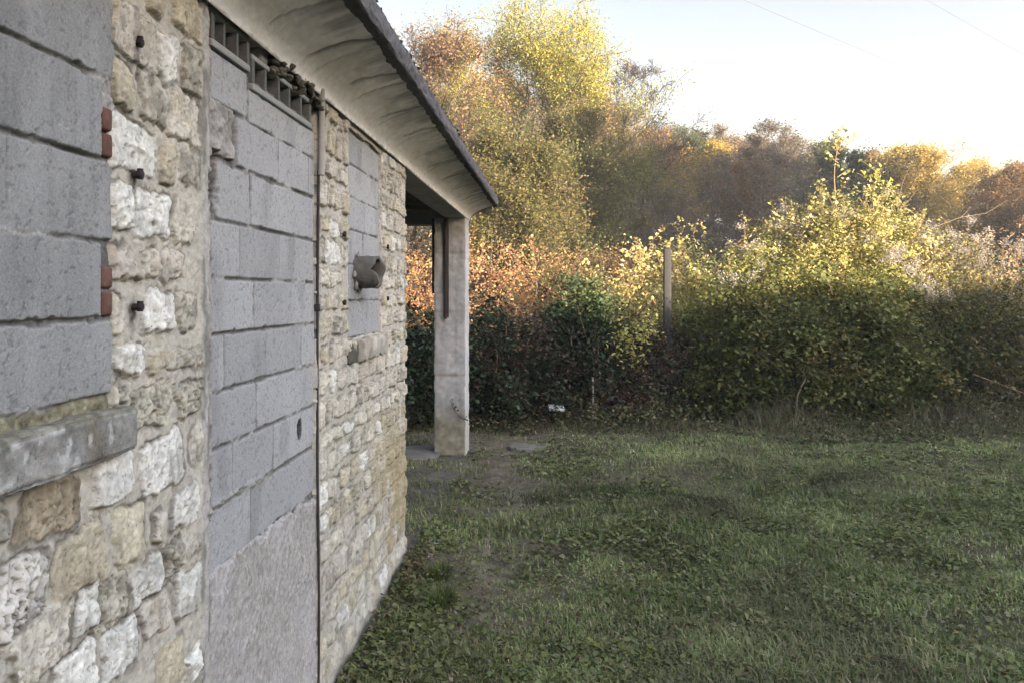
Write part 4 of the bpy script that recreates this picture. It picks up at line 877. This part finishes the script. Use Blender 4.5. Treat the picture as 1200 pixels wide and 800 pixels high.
nb=2600; y=rng.uniform(3.6,6.3,nb); x=-1.08+.16*rng.random(nb)**1.6; k=rng.random(nb)<np.clip(.2+1.0*fbm(y*2.2,y*0,3,170),0,1); x=x[k]; y=y[k]; n=len(x)
P=np.stack([x,y,terrain(x,y)+rng.random(n)*.09],1); V,F,C=leaf_quads(P,.034,palette([(.10,.13,.04),(.13,.14,.055),(.08,.10,.035),(.20,.15,.08),(.16,.10,.06)],n,rng,None,.3),rng,up=.6,aspect=.55)
o=mesh_np('wall_foot_weeds',V,F,M_grass,None,C); tag(o,'small weeds and dead leaves along the foot of the stone wall','weeds',kind='stuff')
# grass tufts against the wall
def tuft(label, loc, r, h, n, seed, pal, group=None):
    rg=np.random.default_rng(seed); a=rg.uniform(0,2*pi,n); rr=r*np.sqrt(rg.random(n)); B0=np.stack([rr*np.cos(a),rr*np.sin(a),0*a-.01],1)
    L=h*rg.uniform(.5,1.2,n); d=np.stack([np.cos(a),np.sin(a),0*a],1)+rg.normal(size=(n,3))*.4; d[:,2]=0; lean=rg.uniform(.1,.9,n); wd=rg.uniform(.002,.0038,n); sd=np.stack([-np.sin(a),np.cos(a),0*a],1)
    mid=B0+d*(L*lean*.3)[:,None]+up*(L*.65)[:,None]; tip=B0+d*(L*lean*.95)[:,None]+up*(L*(1.05-.45*lean))[:,None]
    V=np.stack([B0-sd*wd[:,None],B0+sd*wd[:,None],mid+sd*wd[:,None]*.8,mid-sd*wd[:,None]*.8,tip+sd*wd[:,None]*.15,tip-sd*wd[:,None]*.15],1).reshape(-1,3)
    i=np.arange(n)*6; F=np.concatenate([np.stack([i,i+1,i+2,i+3],1),np.stack([i+3,i+2,i+4,i+5],1)])
    o=mesh_np('grass_tuft',V,F,M_grass,None,np.repeat(palette(pal,n,rg,None,.25),6,axis=0)); o.location=loc; tag(o,label,'grass tuft',group); return o
GP=[(.10,.13,.035),(.095,.12,.03),(.06,.08,.022)]
tuft('tallest and darkest green grass tuft near the wall corner',(-.75,5.15,tz(-.75,5.15)),.11,.12,300,1,GP)
tuft('small grass tuft just behind the tallest tuft by the wall corner',(-.83,5.65,tz(-.83,5.65)),.10,.10,220,2,GP)
tuft('yellowish grass tuft in the worn path at the bottom of the photo',(-.42,4.35,tz(-.42,4.35)),.16,.07,300,3,[(.10,.12,.03),(.12,.12,.04)])
# ------------------------------------------------------------------ small things
b=MB(); rgp=np.random.default_rng(3)
b.box((1.685,13.05,-.2),(1.80,13.165,2.66),(.032,.03,.028),.012); b.box((1.70,13.065,2.661),(1.785,13.15,2.69),(.05,.046,.042),.012)
o=b.build('fence_post',M_conc); tag(o,'dark weathered concrete fence post sticking up from the hedge','post')
b=MB(); b.tube([(.52,12.15,-.05),(.53,12.15,.4),(.525,12.16,.72)],[.018,.017,.014],(.34,.31,.26),6); o=b.build('wooden_stake',M_wood,None,True); tag(o,'thin pale wooden stake upright at the foot of the brambles','stake')
# a discarded white plastic tray
b=MB(); 
for (a,c) in (((-.11,-.07,.0),(.11,.07,.012)),((-.115,-.075,.0125),(-.10,.075,.05)),((.10,-.075,.0125),(.115,.075,.05)),((-.0995,-.075,.0125),(.0995,-.062,.05)),((-.0995,.062,.0125),(.0995,.075,.05))): b.box(a,c,(.62,.63,.64),.004)
o=b.build('plastic_tray',M_plain); o.location=(-.02,12.0,.26); o.rotation_euler=(.25,.1,.2); tag(o,'white plastic tray lying in the dark brambles','litter')
def slab(name,label,loc,size,colr,seed,cat,rz=0):
    m=MB(); sx,sy,sz=size; t=np.linspace(0,2*pi,22,endpoint=False); rr=1+.16*fbm(np.cos(t)*1.5+seed,np.sin(t)*1.5,3,seed)
    e=lambda s,z: np.stack([np.cos(t)*np.abs(np.cos(t))**-.3*sx*rr*s*.8,np.sin(t)*np.abs(np.sin(t)+1e-3)**-.3*sy*rr*s*.8,np.full(22,z)],1)
    rings=[e(1.02,-.06),e(1.0,sz*.6),e(.93,sz),e(.5,sz*1.05),e(.02,sz*1.06)]; V=np.vstack(rings); F=[(i*22+j,i*22+(j+1)%22,(i+1)*22+(j+1)%22,(i+1)*22+j) for i in range(4) for j in range(22)]
    m.add(V,F,np.array(colr)*(1+.25*fbm(V[:,0]*20,V[:,1]*20,3,seed))[:,None]); o=m.build(name,M_conc,None,True); o.location=loc; o.rotation_euler=(0,0,rz); tag(o,label,cat); return o
slab('concrete_slab','flat pale slab sunk in the ground right of the pillar foot',(-.35,10.5,-.015),(.34,.26,.02),(.155,.14,.115),7,'slab')
slab('threshold_slab','low worn slab at the foot of the pillar inside the bay',(-1.75,10.0,-.01),(.40,.45,.03),(.15,.14,.125),8,'slab')
slab('rubble_stone','small pinkish stone lying at the foot of the wall corner',(-.97,6.05,-.02),(.06,.045,.035),(.20,.165,.145),9,'stone')
slab('loose_stone','chalky white pebble beside the wall corner',(-.95,6.35,-.01),(.03,.025,.02),(.45,.43,.4),10,'stone')
# twig growing against the pillar
b=MB(); L=np.array([(-1.08,9.88,.42),(-1.17,9.88,.45),(-1.25,9.88,.55),(-1.30,9.88,.66)]); b.tube(L,[.008,.007,.005,.003],(.06,.05,.04),5,False)
root=empty('creeper_twig',(0,0,0)); tag(root,'small dark creeper twig across the foot of the pillar','twig'); b.build('stem',M_bark,root)
rl=np.random.default_rng(6); P=np.vstack([L[0]*(1-t)+L[3]*t for t in np.linspace(0,1,16)])+rl.normal(size=(16,3))*.022+np.array([0,-.02,0]); V,F,C=leaf_quads(P,.042,palette(DKG,16,rl),rl); mesh_np('foliage',V,F,M_leaf,root,C)
# overhead wires
def wire(label, a, c, sag):
    t=np.linspace(-.6,1.8,60)[:,None]; P=np.array(a)*(1-t)+np.array(c)*t; P[:,2]+=sag*(4*(t[:,0]-.6)**2/5.76-1); b=MB(); b.tube(P,.011,(.05,.055,.065),5,False); o=b.build('power_line',M_plain,None,True); tag(o,label,'cable')
wire('lower overhead cable crossing the sky above the hillside',(8.8,40,16.4),(39,72,17.6),.3)
wire('upper overhead cable crossing the sky near the right corner',(18.4,43,17.5),(37,62.5,18.4),.3)
print('verts', sum(len(o.data.vertices) for o in bpy.data.objects if o.type=='MESH'))

# ------------------------------------------------------------------ haze: autumn air over the valley
b=MB(); b.box((-410,-160,-3.5),(510,710,34)); 
mh=bpy.data.materials.new('haze_air'); mh.use_nodes=True; t=mh.node_tree; t.nodes.clear(); pv=t.nodes.new('ShaderNodeVolumePrincipled'); ou=t.nodes.new('ShaderNodeOutputMaterial')
pv.inputs['Color'].default_value=(.93,.94,.97,1); pv.inputs['Density'].default_value=HAZE; pv.inputs['Anisotropy'].default_value=.3; t.links.new(pv.outputs[0],ou.inputs['Volume'])
o=b.build('haze',mh); tag(o,'thin pale haze in the autumn air over the yard and hillside','haze',kind='stuff')
